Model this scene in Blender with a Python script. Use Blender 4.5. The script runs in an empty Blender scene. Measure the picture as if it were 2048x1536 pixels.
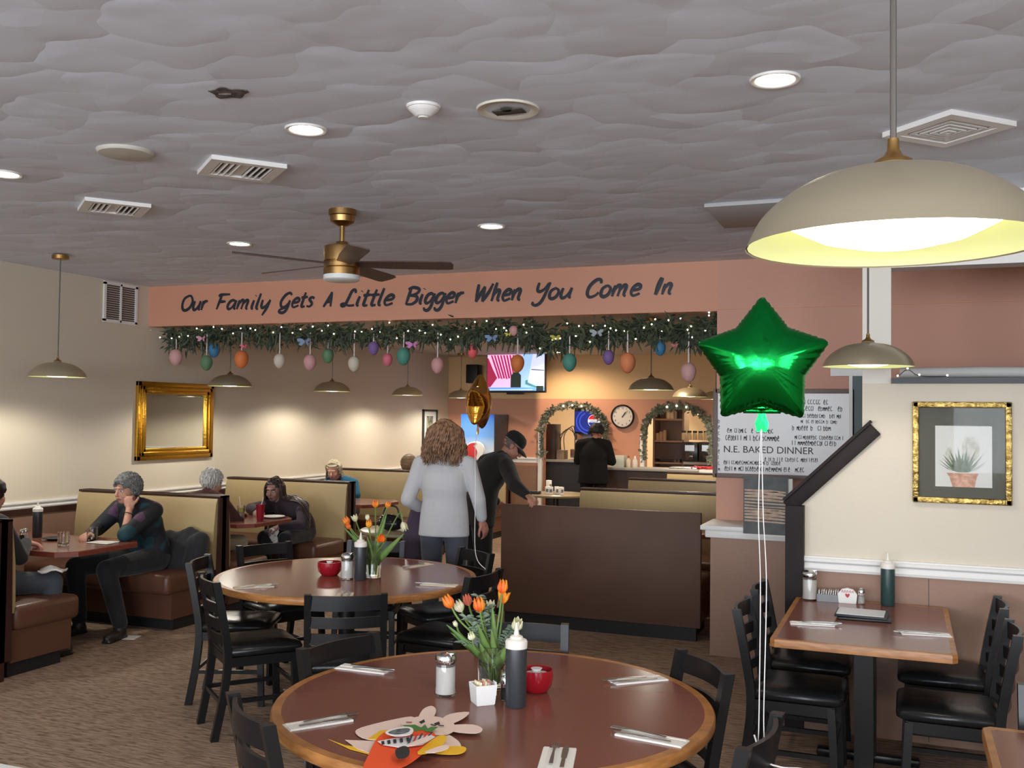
import bpy, bmesh, math, random
from mathutils import Vector, Matrix, Euler
random.seed(7)
PI = math.pi
S = bpy.context.scene
COL = S.collection
V = Vector
# ---------------------------------------------------------------- camera
EYE = V((0, 0, 1.75)); FPX = 1983.5
YAW, PITCH, ROLL = math.radians(21.756), math.radians(1.839), math.radians(.695)
_f = V((-math.sin(YAW)*math.cos(PITCH), math.cos(YAW)*math.cos(PITCH), math.sin(PITCH)))
_r = V((math.cos(YAW), math.sin(YAW), 0)); _u = _r.cross(_f)
_r2 = math.cos(ROLL)*_r + math.sin(ROLL)*_u
_u2 = -math.sin(ROLL)*_r + math.cos(ROLL)*_u
cam = bpy.data.cameras.new('camera'); camo = bpy.data.objects.new('camera', cam); COL.objects.link(camo)
camo.matrix_world = Matrix(((_r2.x, _u2.x, -_f.x, EYE.x), (_r2.y, _u2.y, -_f.y, EYE.y), (_r2.z, _u2.z, -_f.z, EYE.z), (0, 0, 0, 1)))
cam.sensor_width = 36; cam.lens = 36*FPX/2048; cam.clip_start = .05; cam.clip_end = 100
S.camera = camo
def ray(px, py): return _r2*((px-1024)/FPX) - _u2*((py-768)/FPX) + _f
def atz(px, py, z): d = ray(px, py); return EYE + d*((z-EYE.z)/d.z)
def aty(px, py, y): d = ray(px, py); return EYE + d*(y/d.y)
def atx(px, py, x): d = ray(px, py); return EYE + d*(x/d.x)
# ---------------------------------------------------------------- view, world, daylight
S.view_settings.view_transform = 'Standard'; S.view_settings.look = 'None'
S.view_settings.gamma = 1; S.view_settings.use_curve_mapping = False
S.view_settings.exposure = EXPOSURE = 0.15
W = bpy.data.worlds.new('daylight'); S.world = W; W.use_nodes = True
W.node_tree.nodes['Background'].inputs[0].default_value = (.75, .82, 1, 1)
W.node_tree.nodes['Background'].inputs[1].default_value = .35
def area(name, loc, rot, sx, sy, power, col):
    l = bpy.data.lights.new(name, 'AREA'); l.shape = 'RECTANGLE'; l.size = sx; l.size_y = sy
    l.energy = power; l.color = col
    o = bpy.data.objects.new(name, l); COL.objects.link(o); o.location = loc; o.rotation_euler = rot; return o
DAY = 265
for i, x in enumerate((-4.6, -1.3, 2.0)):      # daylight entering by the three shop windows behind the camera
    area('window_daylight', (x, -5.9, 1.75), (PI/2-.12, 0, 0), 2.6, 2.0, DAY, (.82, .9, 1))
area('window_daylight', (3.86, -1.5, 1.7), (0, PI/2-.12, 0), 1.7, 3.4, DAY*.5, (.82, .9, 1))   # and by the side window
# ---------------------------------------------------------------- helpers
def lin(c):
    c = c/255
    return c/12.92 if c <= .04045 else ((c+.055)/1.055)**2.4
def rgb(r, g, b): return (lin(r), lin(g), lin(b), 1)
MATS = {}
def M(name, col, rough=.6, metal=0, bump=None, var=None, emit=0, trans=0, coat=0, spec=.5, ior=1.45, sheen=0, alpha=1):
    if name in MATS: return MATS[name]
    m = bpy.data.materials.new(name); m.use_nodes = True; MATS[name] = m
    nt = m.node_tree; b = nt.nodes['Principled BSDF']
    c = rgb(*col) if max(col) > 1 else (*col, 1)
    b.inputs['Base Color'].default_value = c
    b.inputs['Roughness'].default_value = rough; b.inputs['Metallic'].default_value = metal
    b.inputs['IOR'].default_value = ior; b.inputs['Specular IOR Level'].default_value = spec
    b.inputs['Transmission Weight'].default_value = trans; b.inputs['Coat Weight'].default_value = coat
    b.inputs['Coat Roughness'].default_value = .08; b.inputs['Sheen Weight'].default_value = sheen
    b.inputs['Alpha'].default_value = alpha
    if emit: b.inputs['Emission Color'].default_value = c; b.inputs['Emission Strength'].default_value = emit
    if bump or var:
        tc = nt.nodes.new('ShaderNodeTexCoord')
        mp = nt.nodes.new('ShaderNodeMapping'); nt.links.new(tc.outputs['Object'], mp.inputs[0])
    if bump:   # (scale, strength, stretch xyz)
        n = nt.nodes.new('ShaderNodeTexNoise'); n.inputs['Scale'].default_value = bump[0]; n.inputs['Detail'].default_value = 4
        mp.inputs['Scale'].default_value = bump[2] if len(bump) > 2 else (1, 1, 1)
        nt.links.new(mp.outputs[0], n.inputs['Vector'])
        bn = nt.nodes.new('ShaderNodeBump'); bn.inputs['Strength'].default_value = bump[1]; bn.inputs['Distance'].default_value = .02
        nt.links.new(n.outputs[0], bn.inputs['Height']); nt.links.new(bn.outputs[0], b.inputs['Normal'])
    if var:    # (scale, colour2, stretch)
        n = nt.nodes.new('ShaderNodeTexNoise'); n.inputs['Scale'].default_value = var[0]; n.inputs['Detail'].default_value = 3
        mp2 = nt.nodes.new('ShaderNodeMapping'); nt.links.new(tc.outputs['Object'], mp2.inputs[0])
        mp2.inputs['Scale'].default_value = var[2] if len(var) > 2 else (1, 1, 1)
        nt.links.new(mp2.outputs[0], n.inputs['Vector'])
        r = nt.nodes.new('ShaderNodeValToRGB'); r.color_ramp.elements[0].position = .35; r.color_ramp.elements[1].position = .65
        r.color_ramp.elements[0].color = c; r.color_ramp.elements[1].color = rgb(*var[1])
        nt.links.new(n.outputs[0], r.inputs[0]); nt.links.new(r.outputs[0], b.inputs['Base Color'])
    return m
def frame(d, up=V((0, 0, 1))):
    """3x3 with columns right, dir, up' (dir = local +Y)"""
    d = d.normalized(); r = d.cross(up)
    if r.length < 1e-4: r = d.cross(V((0, 1, 0)))
    r.normalize(); u = r.cross(d)
    return Matrix((r, d, u)).transposed()
def crom(pts, n=6, closed=False):
    P = [V(p) for p in pts]; out = []
    m = len(P)
    if m < 3 and not closed: return [P[0].lerp(P[-1], i/n) for i in range(n+1)]
    rng = range(m if closed else m-1)
    for i in rng:
        if closed: a, b, c, d = P[(i-1) % m], P[i], P[(i+1) % m], P[(i+2) % m]
        else: a, b, c, d = P[max(i-1, 0)], P[i], P[i+1], P[min(i+2, m-1)]
        for k in range(n):
            t = k/n
            out.append(.5*((2*b)+(c-a)*t+(2*a-5*b+4*c-d)*t*t+(3*b-a-3*c+d)*t**3))
    if not closed: out.append(P[-1])
    return out
class MB:
    def __init__(s): s.bm = bmesh.new(); s.mi = 0
    def _end(s):
        if s.mi:
            for f in s.bm.faces:
                if not f.tag: f.material_index = s.mi; f.tag = True
        return s
    def mat(s, k):
        for f in s.bm.faces: f.tag = True
        s.mi = k; return s
    def box(s, c, d, rot=None, bev=0, seg=2):
        m = Matrix.Translation(V(c))
        if rot is not None: m = m @ (Matrix.Rotation(rot, 4, 'Z') if isinstance(rot, (int, float)) else rot.to_4x4())
        m = m @ Matrix.Diagonal((*d, 1))
        r = bmesh.ops.create_cube(s.bm, size=1, matrix=m)
        if bev:
            es = list({e for v in r['verts'] for e in v.link_edges})
            bmesh.ops.bevel(s.bm, geom=es, offset=bev, segments=seg, affect='EDGES', profile=.5, clamp_overlap=True)
        return s._end()
    def ring_surf(s, rings, cap=True, closed=True, loop=False):
        vs = [[s.bm.verts.new(p) for p in r] for r in rings]
        n = len(vs[0])
        rr = range(len(vs) if loop else len(vs)-1)
        for i in rr:
            a, b = vs[i], vs[(i+1) % len(vs)]
            for j in range(n if closed else n-1):
                k = (j+1) % n
                try: s.bm.faces.new((a[j], a[k], b[k], b[j]))
                except ValueError: pass
        if cap and not loop and closed:
            s.bm.faces.new(list(reversed(vs[0]))); s.bm.faces.new(vs[-1])
        return s._end()
    def cyl(s, p0, p1, r0, r1=None, seg=16):
        p0, p1 = V(p0), V(p1); r1 = r0 if r1 is None else r1
        F = frame(p1-p0); X, Z = F.col[0], F.col[2]
        return s.ring_surf([[p+(X*math.cos(t)+Z*math.sin(t))*r for t in [2*PI*k/seg for k in range(seg)]] for p, r in ((p0, r0), (p1, r1))])
    def lathe(s, prof, c=(0, 0, 0), seg=32, m=None, cap=True):
        c = V(c); rings = []
        for r, z in prof:
            ring = [V((max(r, 1e-4)*math.cos(2*PI*k/seg), max(r, 1e-4)*math.sin(2*PI*k/seg), z)) for k in range(seg)]
            if m is not None: ring = [m @ p for p in ring]
            rings.append([p+c for p in ring])
        return s.ring_surf(rings, cap=cap)
    def prism(s, pts, plane, a, b):
        f = {'xy': lambda u, v, w: (u, v, w), 'xz': lambda u, v, w: (u, w, v), 'yz': lambda u, v, w: (w, u, v)}[plane]
        A = [s.bm.verts.new(f(*p, a)) for p in pts]; B = [s.bm.verts.new(f(*p, b)) for p in pts]
        n = len(pts)
        fs = [s.bm.faces.new(A), s.bm.faces.new(list(reversed(B)))]
        for i in range(n): fs.append(s.bm.faces.new((A[i], B[i], B[(i+1) % n], A[(i+1) % n])))
        bmesh.ops.recalc_face_normals(s.bm, faces=fs)
        return s._end()
    def tube(s, pts, r, seg=8, sm=0, closed=False, flat=1, up=V((0, 0, 1))):
        P = crom(pts, sm, closed) if sm else [V(p) for p in pts]
        n = len(P); rings = []
        prev = None
        for i, p in enumerate(P):
            d = (P[(i+1) % n]-P[i-1]) if closed else (P[min(i+1, n-1)]-P[max(i-1, 0)])
            if d.length < 1e-7: d = V((0, 0, 1))
            d.normalize()
            if prev is None:
                F = frame(d, up); X = F.col[0].copy()
            else:
                X = prev - d*prev.dot(d)
                if X.length < 1e-5: X = frame(d, up).col[0].copy()
                X.normalize()
            prev = X; Z = X.cross(d)
            rr = r(i/max(n-1, 1)) if callable(r) else r
            rings.append([p+(X*math.cos(2*PI*k/seg)+Z*flat*math.sin(2*PI*k/seg))*rr for k in range(seg)])
        return s.ring_surf(rings, loop=closed)
    def ell(s, c, r, rot=None, u=16, v=10):
        c = V(c); r = (r, r, r) if isinstance(r, (int, float)) else r; rings = []
        for i in range(v+1):
            t = -PI/2+PI*i/v; z, q = math.sin(t), max(math.cos(t), .02)
            L = [V((r[0]*q*math.cos(2*PI*k/u), r[1]*q*math.sin(2*PI*k/u), r[2]*z)) for k in range(u)]
            rings.append([(rot @ p if rot is not None else p)+c for p in L])
        return s.ring_surf(rings)
    def face(s, pts):
        s.bm.faces.new([s.bm.verts.new(p) for p in pts]); return s._end()
    def build(s, name, mat, parent=None, ang=40, loc=None):
        me = bpy.data.meshes.new(name)
        bmesh.ops.recalc_face_normals(s.bm, faces=s.bm.faces[:])
        s.bm.to_mesh(me); s.bm.free()
        for m in (mat if isinstance(mat, (list, tuple)) else [mat]): me.materials.append(m)
        if ang:
            me.polygons.foreach_set('use_smooth', [True]*len(me.polygons)); me.set_sharp_from_angle(angle=math.radians(ang))
        o = bpy.data.objects.new(name, me); COL.objects.link(o)
        if parent is not None: o.parent = parent
        if loc is not None: o.location = loc
        return o
def tag(o, label, cat, group=None):
    o['label'] = label; o['category'] = cat
    if group: o['group'] = group
    return o
def struct(o): o['kind'] = 'structure'; return o
def thing(name, label, cat, loc=(0, 0, 0), rz=0, group=None):
    o = bpy.data.objects.new(name, None); COL.objects.link(o); o.empty_display_size = .05
    o.location = loc; o.rotation_euler = (0, 0, rz)
    return tag(o, label, cat, group)
def kids(o): return [c for c in bpy.data.objects if c.parent == o]
KID = {}
def dup(root, loc, rz, label, group=None):
    if root.name not in KID: KID[root.name] = [(c, kids(c)) for c in kids(root)]
    r = root.copy(); COL.objects.link(r); r.location = loc; r.rotation_euler = (0, 0, rz); r['label'] = label
    if group: r['group'] = group
    for c, gs in KID[root.name]:
        k = c.copy(); COL.objects.link(k); k.parent = r
        for g in gs:
            q = g.copy(); COL.objects.link(q); q.parent = k
    return r
def text_obj(name, s, size, mat, parent, loc, rot, thick=.001, align='CENTER', shear=0, off=0):
    cu = bpy.data.curves.new(name, 'FONT'); cu.body = s; cu.size = size; cu.extrude = thick; cu.align_x = align; cu.align_y = 'CENTER'
    cu.shear = shear; cu.offset = off
    t = bpy.data.objects.new(name, cu); COL.objects.link(t)
    dg = bpy.context.evaluated_depsgraph_get(); dg.update()
    me = bpy.data.meshes.new_from_object(t.evaluated_get(dg)); bpy.data.objects.remove(t)
    me.name = name; me.materials.clear(); me.materials.append(mat)
    o = bpy.data.objects.new(name, me); COL.objects.link(o); o.parent = parent; o.location = loc; o.rotation_euler = rot
    return o
# ---------------------------------------------------------------- materials
cream = M('cream_paint', (214, 203, 184), .55, bump=(60, .05))
orange = M('orange_paint', (208, 150, 122), .55, bump=(60, .05))
wains = M('brown_wainscot', (150, 117, 98), .5, bump=(50, .05))
white = M('white_trim', (232, 230, 226), .4)
offw = M('off_white_plastic', (222, 220, 212), .4)
black = M('black_lacquer', (22, 22, 24), .32)
blackp = M('black_plastic', (24, 24, 26), .45)
vinyl_blk = M('black_vinyl', (28, 30, 31), .28, bump=(9, .25))
brass = M('brushed_brass', (176, 138, 82), .34, 1)
gold = M('gilded_frame', (214, 166, 66), .3, 1, bump=(40, .15))
chrome = M('chrome', (215, 215, 215), .12, 1)
steel = M('stainless_steel', (190, 190, 188), .25, 1)
lam = M('red_brown_laminate', (122, 74, 62), .2, spec=.6)
oak = M('oak_edge', (178, 122, 68), .35, var=(14, (150, 98, 52), (1, 1, 6)))
tanv = M('tan_vinyl', (172, 151, 111), .42, bump=(6, .12))
brownv = M('brown_vinyl', (94, 61, 46), .38, bump=(6, .12))
maroon = M('dark_maroon_wood', (62, 34, 28), .4, var=(6, (50, 27, 23), (1, 1, .3)))
darkp = M('dark_brown_panel', (98, 74, 62), .55, var=(3, (92, 68, 57)), spec=.25)
blackk = M('black_kick', (30, 29, 30), .6)
glass = M('clear_glass', (1., 1., 1.), .02, trans=1, ior=1.45)
# ---------------------------------------------------------------- the setting
HY = 7.87; HZ = 3.0; LX = -7.08; BY = 14.9; FZ = 2.72
# carpet
mc = bpy.data.materials.new('brown_carpet'); mc.use_nodes = True; nt = mc.node_tree; bs = nt.nodes['Principled BSDF']
bs.inputs['Roughness'].default_value = .95; bs.inputs['Specular IOR Level'].default_value = .1
tc = nt.nodes.new('ShaderNodeTexCoord'); mp = nt.nodes.new('ShaderNodeMapping'); nt.links.new(tc.outputs['Object'], mp.inputs[0])
mp.inputs['Rotation'].default_value = (0, 0, math.radians(20)); mp.inputs['Scale'].default_value = (5, 26, 1)
n1 = nt.nodes.new('ShaderNodeTexNoise'); n1.inputs['Scale'].default_value = 2.2; n1.inputs['Detail'].default_value = 5; n1.inputs['Distortion'].default_value = .6
nt.links.new(mp.outputs[0], n1.inputs['Vector'])
rp = nt.nodes.new('ShaderNodeValToRGB'); rp.color_ramp.elements[0].position = .36; rp.color_ramp.elements[1].position = .58
rp.color_ramp.elements[0].color = rgb(118, 97, 81); rp.color_ramp.elements[1].color = rgb(158, 136, 118)
nt.links.new(n1.outputs[0], rp.inputs[0]); nt.links.new(rp.outputs[0], bs.inputs['Base Color'])
bn = nt.nodes.new('ShaderNodeBump'); bn.inputs['Strength'].default_value = .5; bn.inputs['Distance'].default_value = .01
nt.links.new(n1.outputs[0], bn.inputs['Height']); nt.links.new(bn.outputs[0], bs.inputs['Normal'])
b = MB(); b.box((-1.6, 6.3, -.05), (11.2, 25.6, .1)); struct(b.build('floor', mc))
# swirled plaster ceiling: overlapping trowel strokes
mt = bpy.data.materials.new('swirl_plaster'); mt.use_nodes = True; nt = mt.node_tree; bs = nt.nodes['Principled BSDF']
bs.inputs['Base Color'].default_value = rgb(218, 224, 235); bs.inputs['Roughness'].default_value = .8
tc = nt.nodes.new('ShaderNodeTexCoord')
nz = nt.nodes.new('ShaderNodeTexNoise'); nz.inputs['Scale'].default_value = 2.5; nt.links.new(tc.outputs['Object'], nz.inputs['Vector'])
ad = nt.nodes.new('ShaderNodeVectorMath'); ad.operation = 'MULTIPLY_ADD'; ad.inputs[1].default_value = (.4, .4, .4)
nt.links.new(nz.outputs['Color'], ad.inputs[0]); nt.links.new(tc.outputs['Object'], ad.inputs[2])
mpc = nt.nodes.new('ShaderNodeMapping'); mpc.inputs['Scale'].default_value = (3.6, 5.4, 1); nt.links.new(ad.outputs[0], mpc.inputs[0])
vo = nt.nodes.new('ShaderNodeTexVoronoi'); vo.inputs['Scale'].default_value = 1; vo.voronoi_dimensions = '2D'
nt.links.new(mpc.outputs[0], vo.inputs['Vector'])
sb = nt.nodes.new('ShaderNodeVectorMath'); sb.operation = 'SUBTRACT'; nt.links.new(mpc.outputs[0], sb.inputs[0]); nt.links.new(vo.outputs['Position'], sb.inputs[1])
dt = nt.nodes.new('ShaderNodeVectorMath'); dt.operation = 'DOT_PRODUCT'; dt.inputs[1].default_value = (.25, .9, 0); nt.links.new(sb.outputs[0], dt.inputs[0])
cd = nt.nodes.new('ShaderNodeVectorMath'); cd.operation = 'MULTIPLY_ADD'; cd.inputs[1].default_value = (1.3, 1.3, 0); cd.inputs[2].default_value = (-.6, -.2, 0)
nt.links.new(vo.outputs['Color'], cd.inputs[0]); nt.links.new(cd.outputs[0], dt.inputs[1])
mpr = nt.nodes.new('ShaderNodeMapping'); mpr.inputs['Scale'].default_value = (5, 60, 1); mpr.inputs['Rotation'].default_value = (0, 0, .2); nt.links.new(ad.outputs[0], mpr.inputs[0])
nr = nt.nodes.new('ShaderNodeTexNoise'); nr.inputs['Scale'].default_value = 1; nr.inputs['Detail'].default_value = 3; nt.links.new(mpr.outputs[0], nr.inputs['Vector'])
ma = nt.nodes.new('ShaderNodeMath'); ma.operation = 'MULTIPLY_ADD'; ma.inputs[1].default_value = .03
ln = nt.nodes.new('ShaderNodeMath'); ln.operation = 'MULTIPLY'; ln.inputs[1].default_value = -.55; nt.links.new(vo.outputs['Distance'], ln.inputs[0])
l2 = nt.nodes.new('ShaderNodeMath'); l2.operation = 'MULTIPLY_ADD'; nt.links.new(vo.outputs['Distance'], l2.inputs[0]); nt.links.new(ln.outputs[0], l2.inputs[1]); nt.links.new(dt.outputs['Value'], l2.inputs[2])
nt.links.new(nr.outputs[0], ma.inputs[0]); nt.links.new(l2.outputs[0], ma.inputs[2])
bn = nt.nodes.new('ShaderNodeBump'); bn.inputs['Strength'].default_value = .75; bn.inputs['Distance'].default_value = .0105
nt.links.new(ma.outputs[0], bn.inputs['Height']); nt.links.new(bn.outputs[0], bs.inputs['Normal'])
b = MB(); b.box((-1.55, (HY-6)/2, HZ+.05), (11.1, HY+6.1, .1)); struct(b.build('ceiling', mt))
plain = M('plain_ceiling', (190, 186, 180), .8)
b = MB(); b.box((-1.55, 13.3, FZ+.05), (11.1, 10.6, .1)); struct(b.build('ceiling_back', plain))
# left wall with its wainscot and rail
b = MB(); b.box((LX-.06, 6.4, 1.5), (.12, 25, 3.0)); struct(b.build('wall_left', cream))
b = MB(); b.box((LX+.006, 4.4, .45), (.012, 20.8, .9)); struct(b.build('trim_1', wains))
def rail_prof(): return [(0, 0), (.018, 0), (.022, .012), (.016, .02), (.016, .034), (.03, .044), (.03, .056), (.022, .06), (.022, .066), (0, .066)]
b = MB(); b.prism([(LX+x, .9+z) for x, z in rail_prof()], 'xz', -5.9, BY-.05); struct(b.build('trim_2', white))
b = MB(); b.box((LX+.012, 4.4, .872), (.024, 20.8, .05)); struct(b.build('trim_3', maroon))
b = MB(); b.box((LX+.006, 11.3, 2.57), (.012, 6.8, .012)); struct(b.build('trim_4', cream))
# header beam and the wall right of the opening
b = MB(); b.box((-4.24, HY+.08, 2.86), (5.68, .16, .52)); hd = struct(b.build('wall_header', orange))
b = MB(); b.box((1.3, HY+.08, 1.5), (5.4, .16, 3.0)); struct(b.build('wall_right_of_opening', M('hazed_orange_paint', (203, 150, 126), .55, bump=(60, .05))))  # same orange paint as the header, greyed slightly to imitate haze
b = MB(); b.box((.0, HY-.004, 2.615), (2.8, .008, .012)); struct(b.build('trim_5', orange))
b = MB(); b.box((-1.05, 7.64, .46), (.62, .44, .92)); struct(b.build('wall_half', wains))
b = MB(); b.box((-1.06, 7.64, .94), (.74, .52, .035), bev=.006); b.box((-1.06, 7.64, .895), (.68, .47, .06), bev=.012); struct(b.build('trim_6', white))
# back wall with two arched passes to the kitchen
def arch(x0, x1, zs, zt):
    xm = (x0+x1)/2; a = (x1-x0)/2; return [(x0, 0)] + [(xm-a*math.cos(PI*k/14), zs+(zt-zs)*math.sin(PI*k/14)**.8) for k in range(15)] + [(x1, 0)]
A1 = arch(-5.4, -4.36, 1.5, 1.93); A2 = arch(-3.74, -2.72, 1.45, 1.93)
b = MB(); b.prism([(LX, 0)] + A1 + A2 + [(-2.5, 0), (-2.5, 2.03), (LX, 2.03)], 'xz', BY, BY+.14); struct(b.build('wall_back', orange))
b = MB(); b.box((-4.79, BY+.07, 2.4), (4.58, .14, .74)); struct(b.build('wall_back_upper', M('warm_tan_paint', (226, 190, 142), .55, bump=(60, .05))))
b = MB(); b.box((.6, BY+.07, 1.4), (6.2, .14, 2.8)); struct(b.build('wall_back_right', cream))
b = MB(); b.box((-6.24, BY-.006, .48), (1.68, .012, .96)); b.box((-4.05, BY-.006, .48), (.6, .012, .96)); b.box((.6, BY-.006, .48), (6.2, .012, .96)); struct(b.build('trim_7', wains))
b = MB(); b.prism([(BY-x, 1.0+z*1.4) for x, z in rail_prof()], 'yz', LX+.05, -5.46); b.prism([(BY-x, 1.0+z*1.4) for x, z in rail_prof()], 'yz', -2.4, 3.7); struct(b.build('trim_8', white))
for i, (x, s) in enumerate(((-5.43, .06), (-3.77, .06))):
    b = MB(); b.box((x, BY-.03, .75), (s, .08, 1.5)); struct(b.build('trim_%d' % (9+i), white))
# kitchen shell
kw = M('kitchen_wall', (226, 200, 160), .6)
b = MB(); b.box((-4.2, 18.2, 1.4), (6, .1, 2.8)); b.box((-7.1, 16.6, 1.4), (.1, 3.2, 2.8)); b.box((-1.2, 16.6, 1.4), (.1, 3.2, 2.8)); struct(b.build('wall_kitchen', kw))
# far right, right and rear walls (with shop windows)
b = MB(); b.box((3.95, 6.4, 1.5), (.1, 25, 3.0)); struct(b.build('wall_right', cream))
b = MB(); b.box((-1.55, -6.05, 1.5), (11.1, .1, 3.0)); struct(b.build('wall_rear', cream))
for i, x in enumerate((-4.6, -1.3, 2.0)):
    b = MB()
    for dx in (-1.34, 0, 1.34): b.box((x+dx, -5.97, 1.75), (.07, .05, 2.1))
    for dz in (-1.03, 1.03): b.box((x, -5.97, 1.75+dz), (2.75, .05, .07))
    struct(b.build('window_%d' % (i+1), white))
b = MB()
for dy in (-1.74, 0, 1.74): b.box((3.88, -1.5+dy, 1.7), (.05, .07, 1.86))
for dz in (-.9, .9): b.box((3.88, -1.5, 1.7+dz), (.05, 3.55, .07))
struct(b.build('window_4', white))
# partition on the right with sloping end, post, beam
PY = 5.9
b = MB(); b.prism([(-.6, 0), (3.9, 0), (3.9, 1.955), (-.085, 1.955), (-.085, 2.6), (-.236, 2.6), (-.236, 1.60), (-.6, 1.25)], 'xz', PY, PY+.14); struct(b.build('wall_partition', cream))
b = MB(); b.box((-.16, PY+.07, 2.478), (.151, .144, 1.044)); struct(b.build('trim_11', M('post_paint', (222, 216, 204), .5)))
b = MB(); b.box((1.9, PY+.07, 2.80), (4.1, .16, .4)); struct(b.build('trim_12', white))
b = MB(); b.box((1.92, PY+.06, 1.97), (4.0, .24, .03)); struct(b.build('trim_13', M('dark_grey_cap', (62, 64, 68), .45)))
b = MB(); b.box((1.65, PY-.006, .45), (4.4, .012, .9)); struct(b.build('trim_14', wains))
b = MB(); b.prism([(PY-x*1.1, .895+z*1.25) for x, z in rail_prof()], 'yz', -.55, 3.85); struct(b.build('trim_15', white))
b = MB(); b.box((.106, PY-.013, .45), (.003, .004, .88)); struct(b.build('trim_16', maroon))
blackt = M('dark_stained_trim', (44, 34, 34), .6, spec=.25, var=(5, (34, 27, 27), (1, 1, .3)))
b = MB(); b.box((-.595, PY+.05, .63), (.1, .26, 1.26)); struct(b.build('trim_17', blackt))
d = V((.455, 0, .44)); L = d.length; a = math.atan2(.44, .455)
b = MB(); b.box((-.40, PY+.05, 1.475), (L+.02, .2, .08), Matrix.Rotation(-a, 3, 'Y'), bev=.006)
b.box((-.422, PY+.05, 1.518), (L+.02, .24, .016), Matrix.Rotation(-a, 3, 'Y')); struct(b.build('trim_18', blackt))
# ---------------------------------------------------------------- painted lettering on the header
GL = {
'O': (.78, [[(.38,1),(.1,.82),(.02,.45),(.12,.08),(.35,0),(.6,.22),(.68,.6),(.55,.92),(.38,1),(.3,.93)]]),
'u': (.58, [[(.06,.62),(.03,.22),(.12,.02),(.28,.1),(.42,.42)],[(.46,.62),(.42,.14),(.52,0)]]),
'r': (.42, [[(.07,.62),(.04,0)],[(.06,.36),(.18,.57),(.36,.6)]]),
'F': (.62, [[(.16,.98),(.1,.5),(.04,0)],[(-.02,.9),(.14,1),(.62,1.02)],[(.1,.52),(.46,.54)]]),
'a': (.58, [[(.42,.5),(.28,.62),(.1,.5),(.03,.2),(.12,.02),(.28,.1),(.42,.45)],[(.46,.62),(.42,.14),(.52,0)]]),
'm': (.82, [[(.07,.62),(.03,0)],[(.05,.34),(.2,.6),(.31,.54),(.28,0)],[(.3,.34),(.46,.6),(.57,.54),(.54,.1),(.64,0)]]),
'i': (.26, [[(.08,.6),(.04,.12),(.14,0)],[(.12,.88),(.13,.92)]]),
'l': (.28, [[(.12,1.05),(.05,.3),(.07,.05),(.17,0)]]),
'y': (.56, [[(.04,.62),(.03,.25),(.12,.08),(.28,.2),(.42,.5)],[(.46,.62),(.36,.05),(.2,-.42)]]),
'G': (.72, [[(.6,.84),(.46,1),(.22,.86),(.05,.45),(.12,.1),(.32,.05),(.5,.28),(.56,.5)],[(.57,.48),(.5,-.08),(.32,-.34),(.08,-.28),(.1,-.12),(.42,0)]]),
'e': (.5, [[(.06,.3),(.34,.36),(.38,.54),(.24,.62),(.08,.46),(.03,.2),(.15,0),(.42,.12)]]),
't': (.38, [[(.17,.98),(.1,.2),(.14,.02),(.3,.04)],[(-.02,.64),(.36,.67)]]),
's': (.46, [[(.38,.55),(.22,.63),(.1,.5),(.22,.34),(.31,.18),(.2,.01),(.02,.06)]]),
'A': (.62, [[(0,0),(.24,.5),(.42,1)],[(.42,1),(.46,.5),(.52,0)],[(.12,.33),(.5,.35)]]),
'L': (.66, [[(.5,.8),(.44,1),(.3,.94),(.22,.5),(.14,.1),(.02,.02),(-.05,.12),(.08,.17),(.32,.04),(.58,.06)]]),
'B': (.72, [[(.12,.95),(.08,.5),(.03,0)],[(-.02,.9),(.22,1.01),(.55,.9),(.5,.66),(.15,.53)],[(.15,.53),(.5,.47),(.56,.22),(.34,.01),(.02,.02)]]),
'g': (.56, [[(.42,.5),(.28,.62),(.1,.5),(.04,.2),(.14,.04),(.3,.14),(.42,.46)],[(.46,.62),(.42,-.1),(.28,-.38),(.1,-.34),(.06,-.2)]]),
'W': (.88, [[(.06,1),(.08,.5),(.1,0)],[(.1,0),(.26,.45),(.4,.86)],[(.4,.86),(.41,.4),(.43,0)],[(.43,0),(.66,.5),(.8,1)]]),
'h': (.54, [[(.12,1.05),(.03,0)],[(.06,.34),(.22,.6),(.35,.54),(.32,.1),(.44,0)]]),
'n': (.54, [[(.07,.62),(.03,0)],[(.05,.34),(.22,.6),(.36,.54),(.33,.1),(.45,0)]]),
'Y': (.66, [[(.06,1),(.05,.62),(.15,.46),(.36,.58),(.52,.95)],[(.58,1),(.5,.4),(.38,-.15),(.18,-.36),(-.02,-.28),(0,-.14)]]),
'o': (.54, [[(.22,.62),(.05,.45),(.05,.12),(.2,0),(.38,.14),(.42,.45),(.26,.62),(.2,.58)]]),
'C': (.66, [[(.58,.76),(.54,.96),(.34,.97),(.1,.64),(.06,.24),(.2,.01),(.44,.08),(.58,.26)]]),
'I': (.36, [[(.2,1),(.12,.5),(.07,0)]]),
}
ink = M('blue_black_lettering', (38, 42, 52), .5)
def word(s, p0, p1, cap, pen=.098):
    """ribbon strokes in the header plane; p0,p1 = baseline ends"""
    b = MB(); tot = sum(GL[c][0] for c in s); x = 0; sh = .2
    k = (p1[0]-p0[0])/(tot*cap); rot = (p1[1]-p0[1])/(p1[0]-p0[0])
    for c in s:
        w, st = GL[c]
        for q in st:
            P = crom([(u, v, 0) for u, v in q], 5); Q = []
            for p in P: Q.append(V((p0[0]+(x+p.x+sh*p.y)*cap*k, HY-.006, p0[1]+p.y*cap+((x+p.x)*cap*k)*rot)))
            wd = pen*cap*(1.45 if c == 'I' else 1)
            b.tube(Q, lambda t: wd*(.75+.35*math.sin(PI*min(1, t*1.1+.05))), 8, flat=1)
        x += w
    for v in b.bm.verts: v.co.y = HY-.0035+(v.co.y-HY+.006)*.06
    o = b.build('lettering', ink, hd, 0); return o
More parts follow.
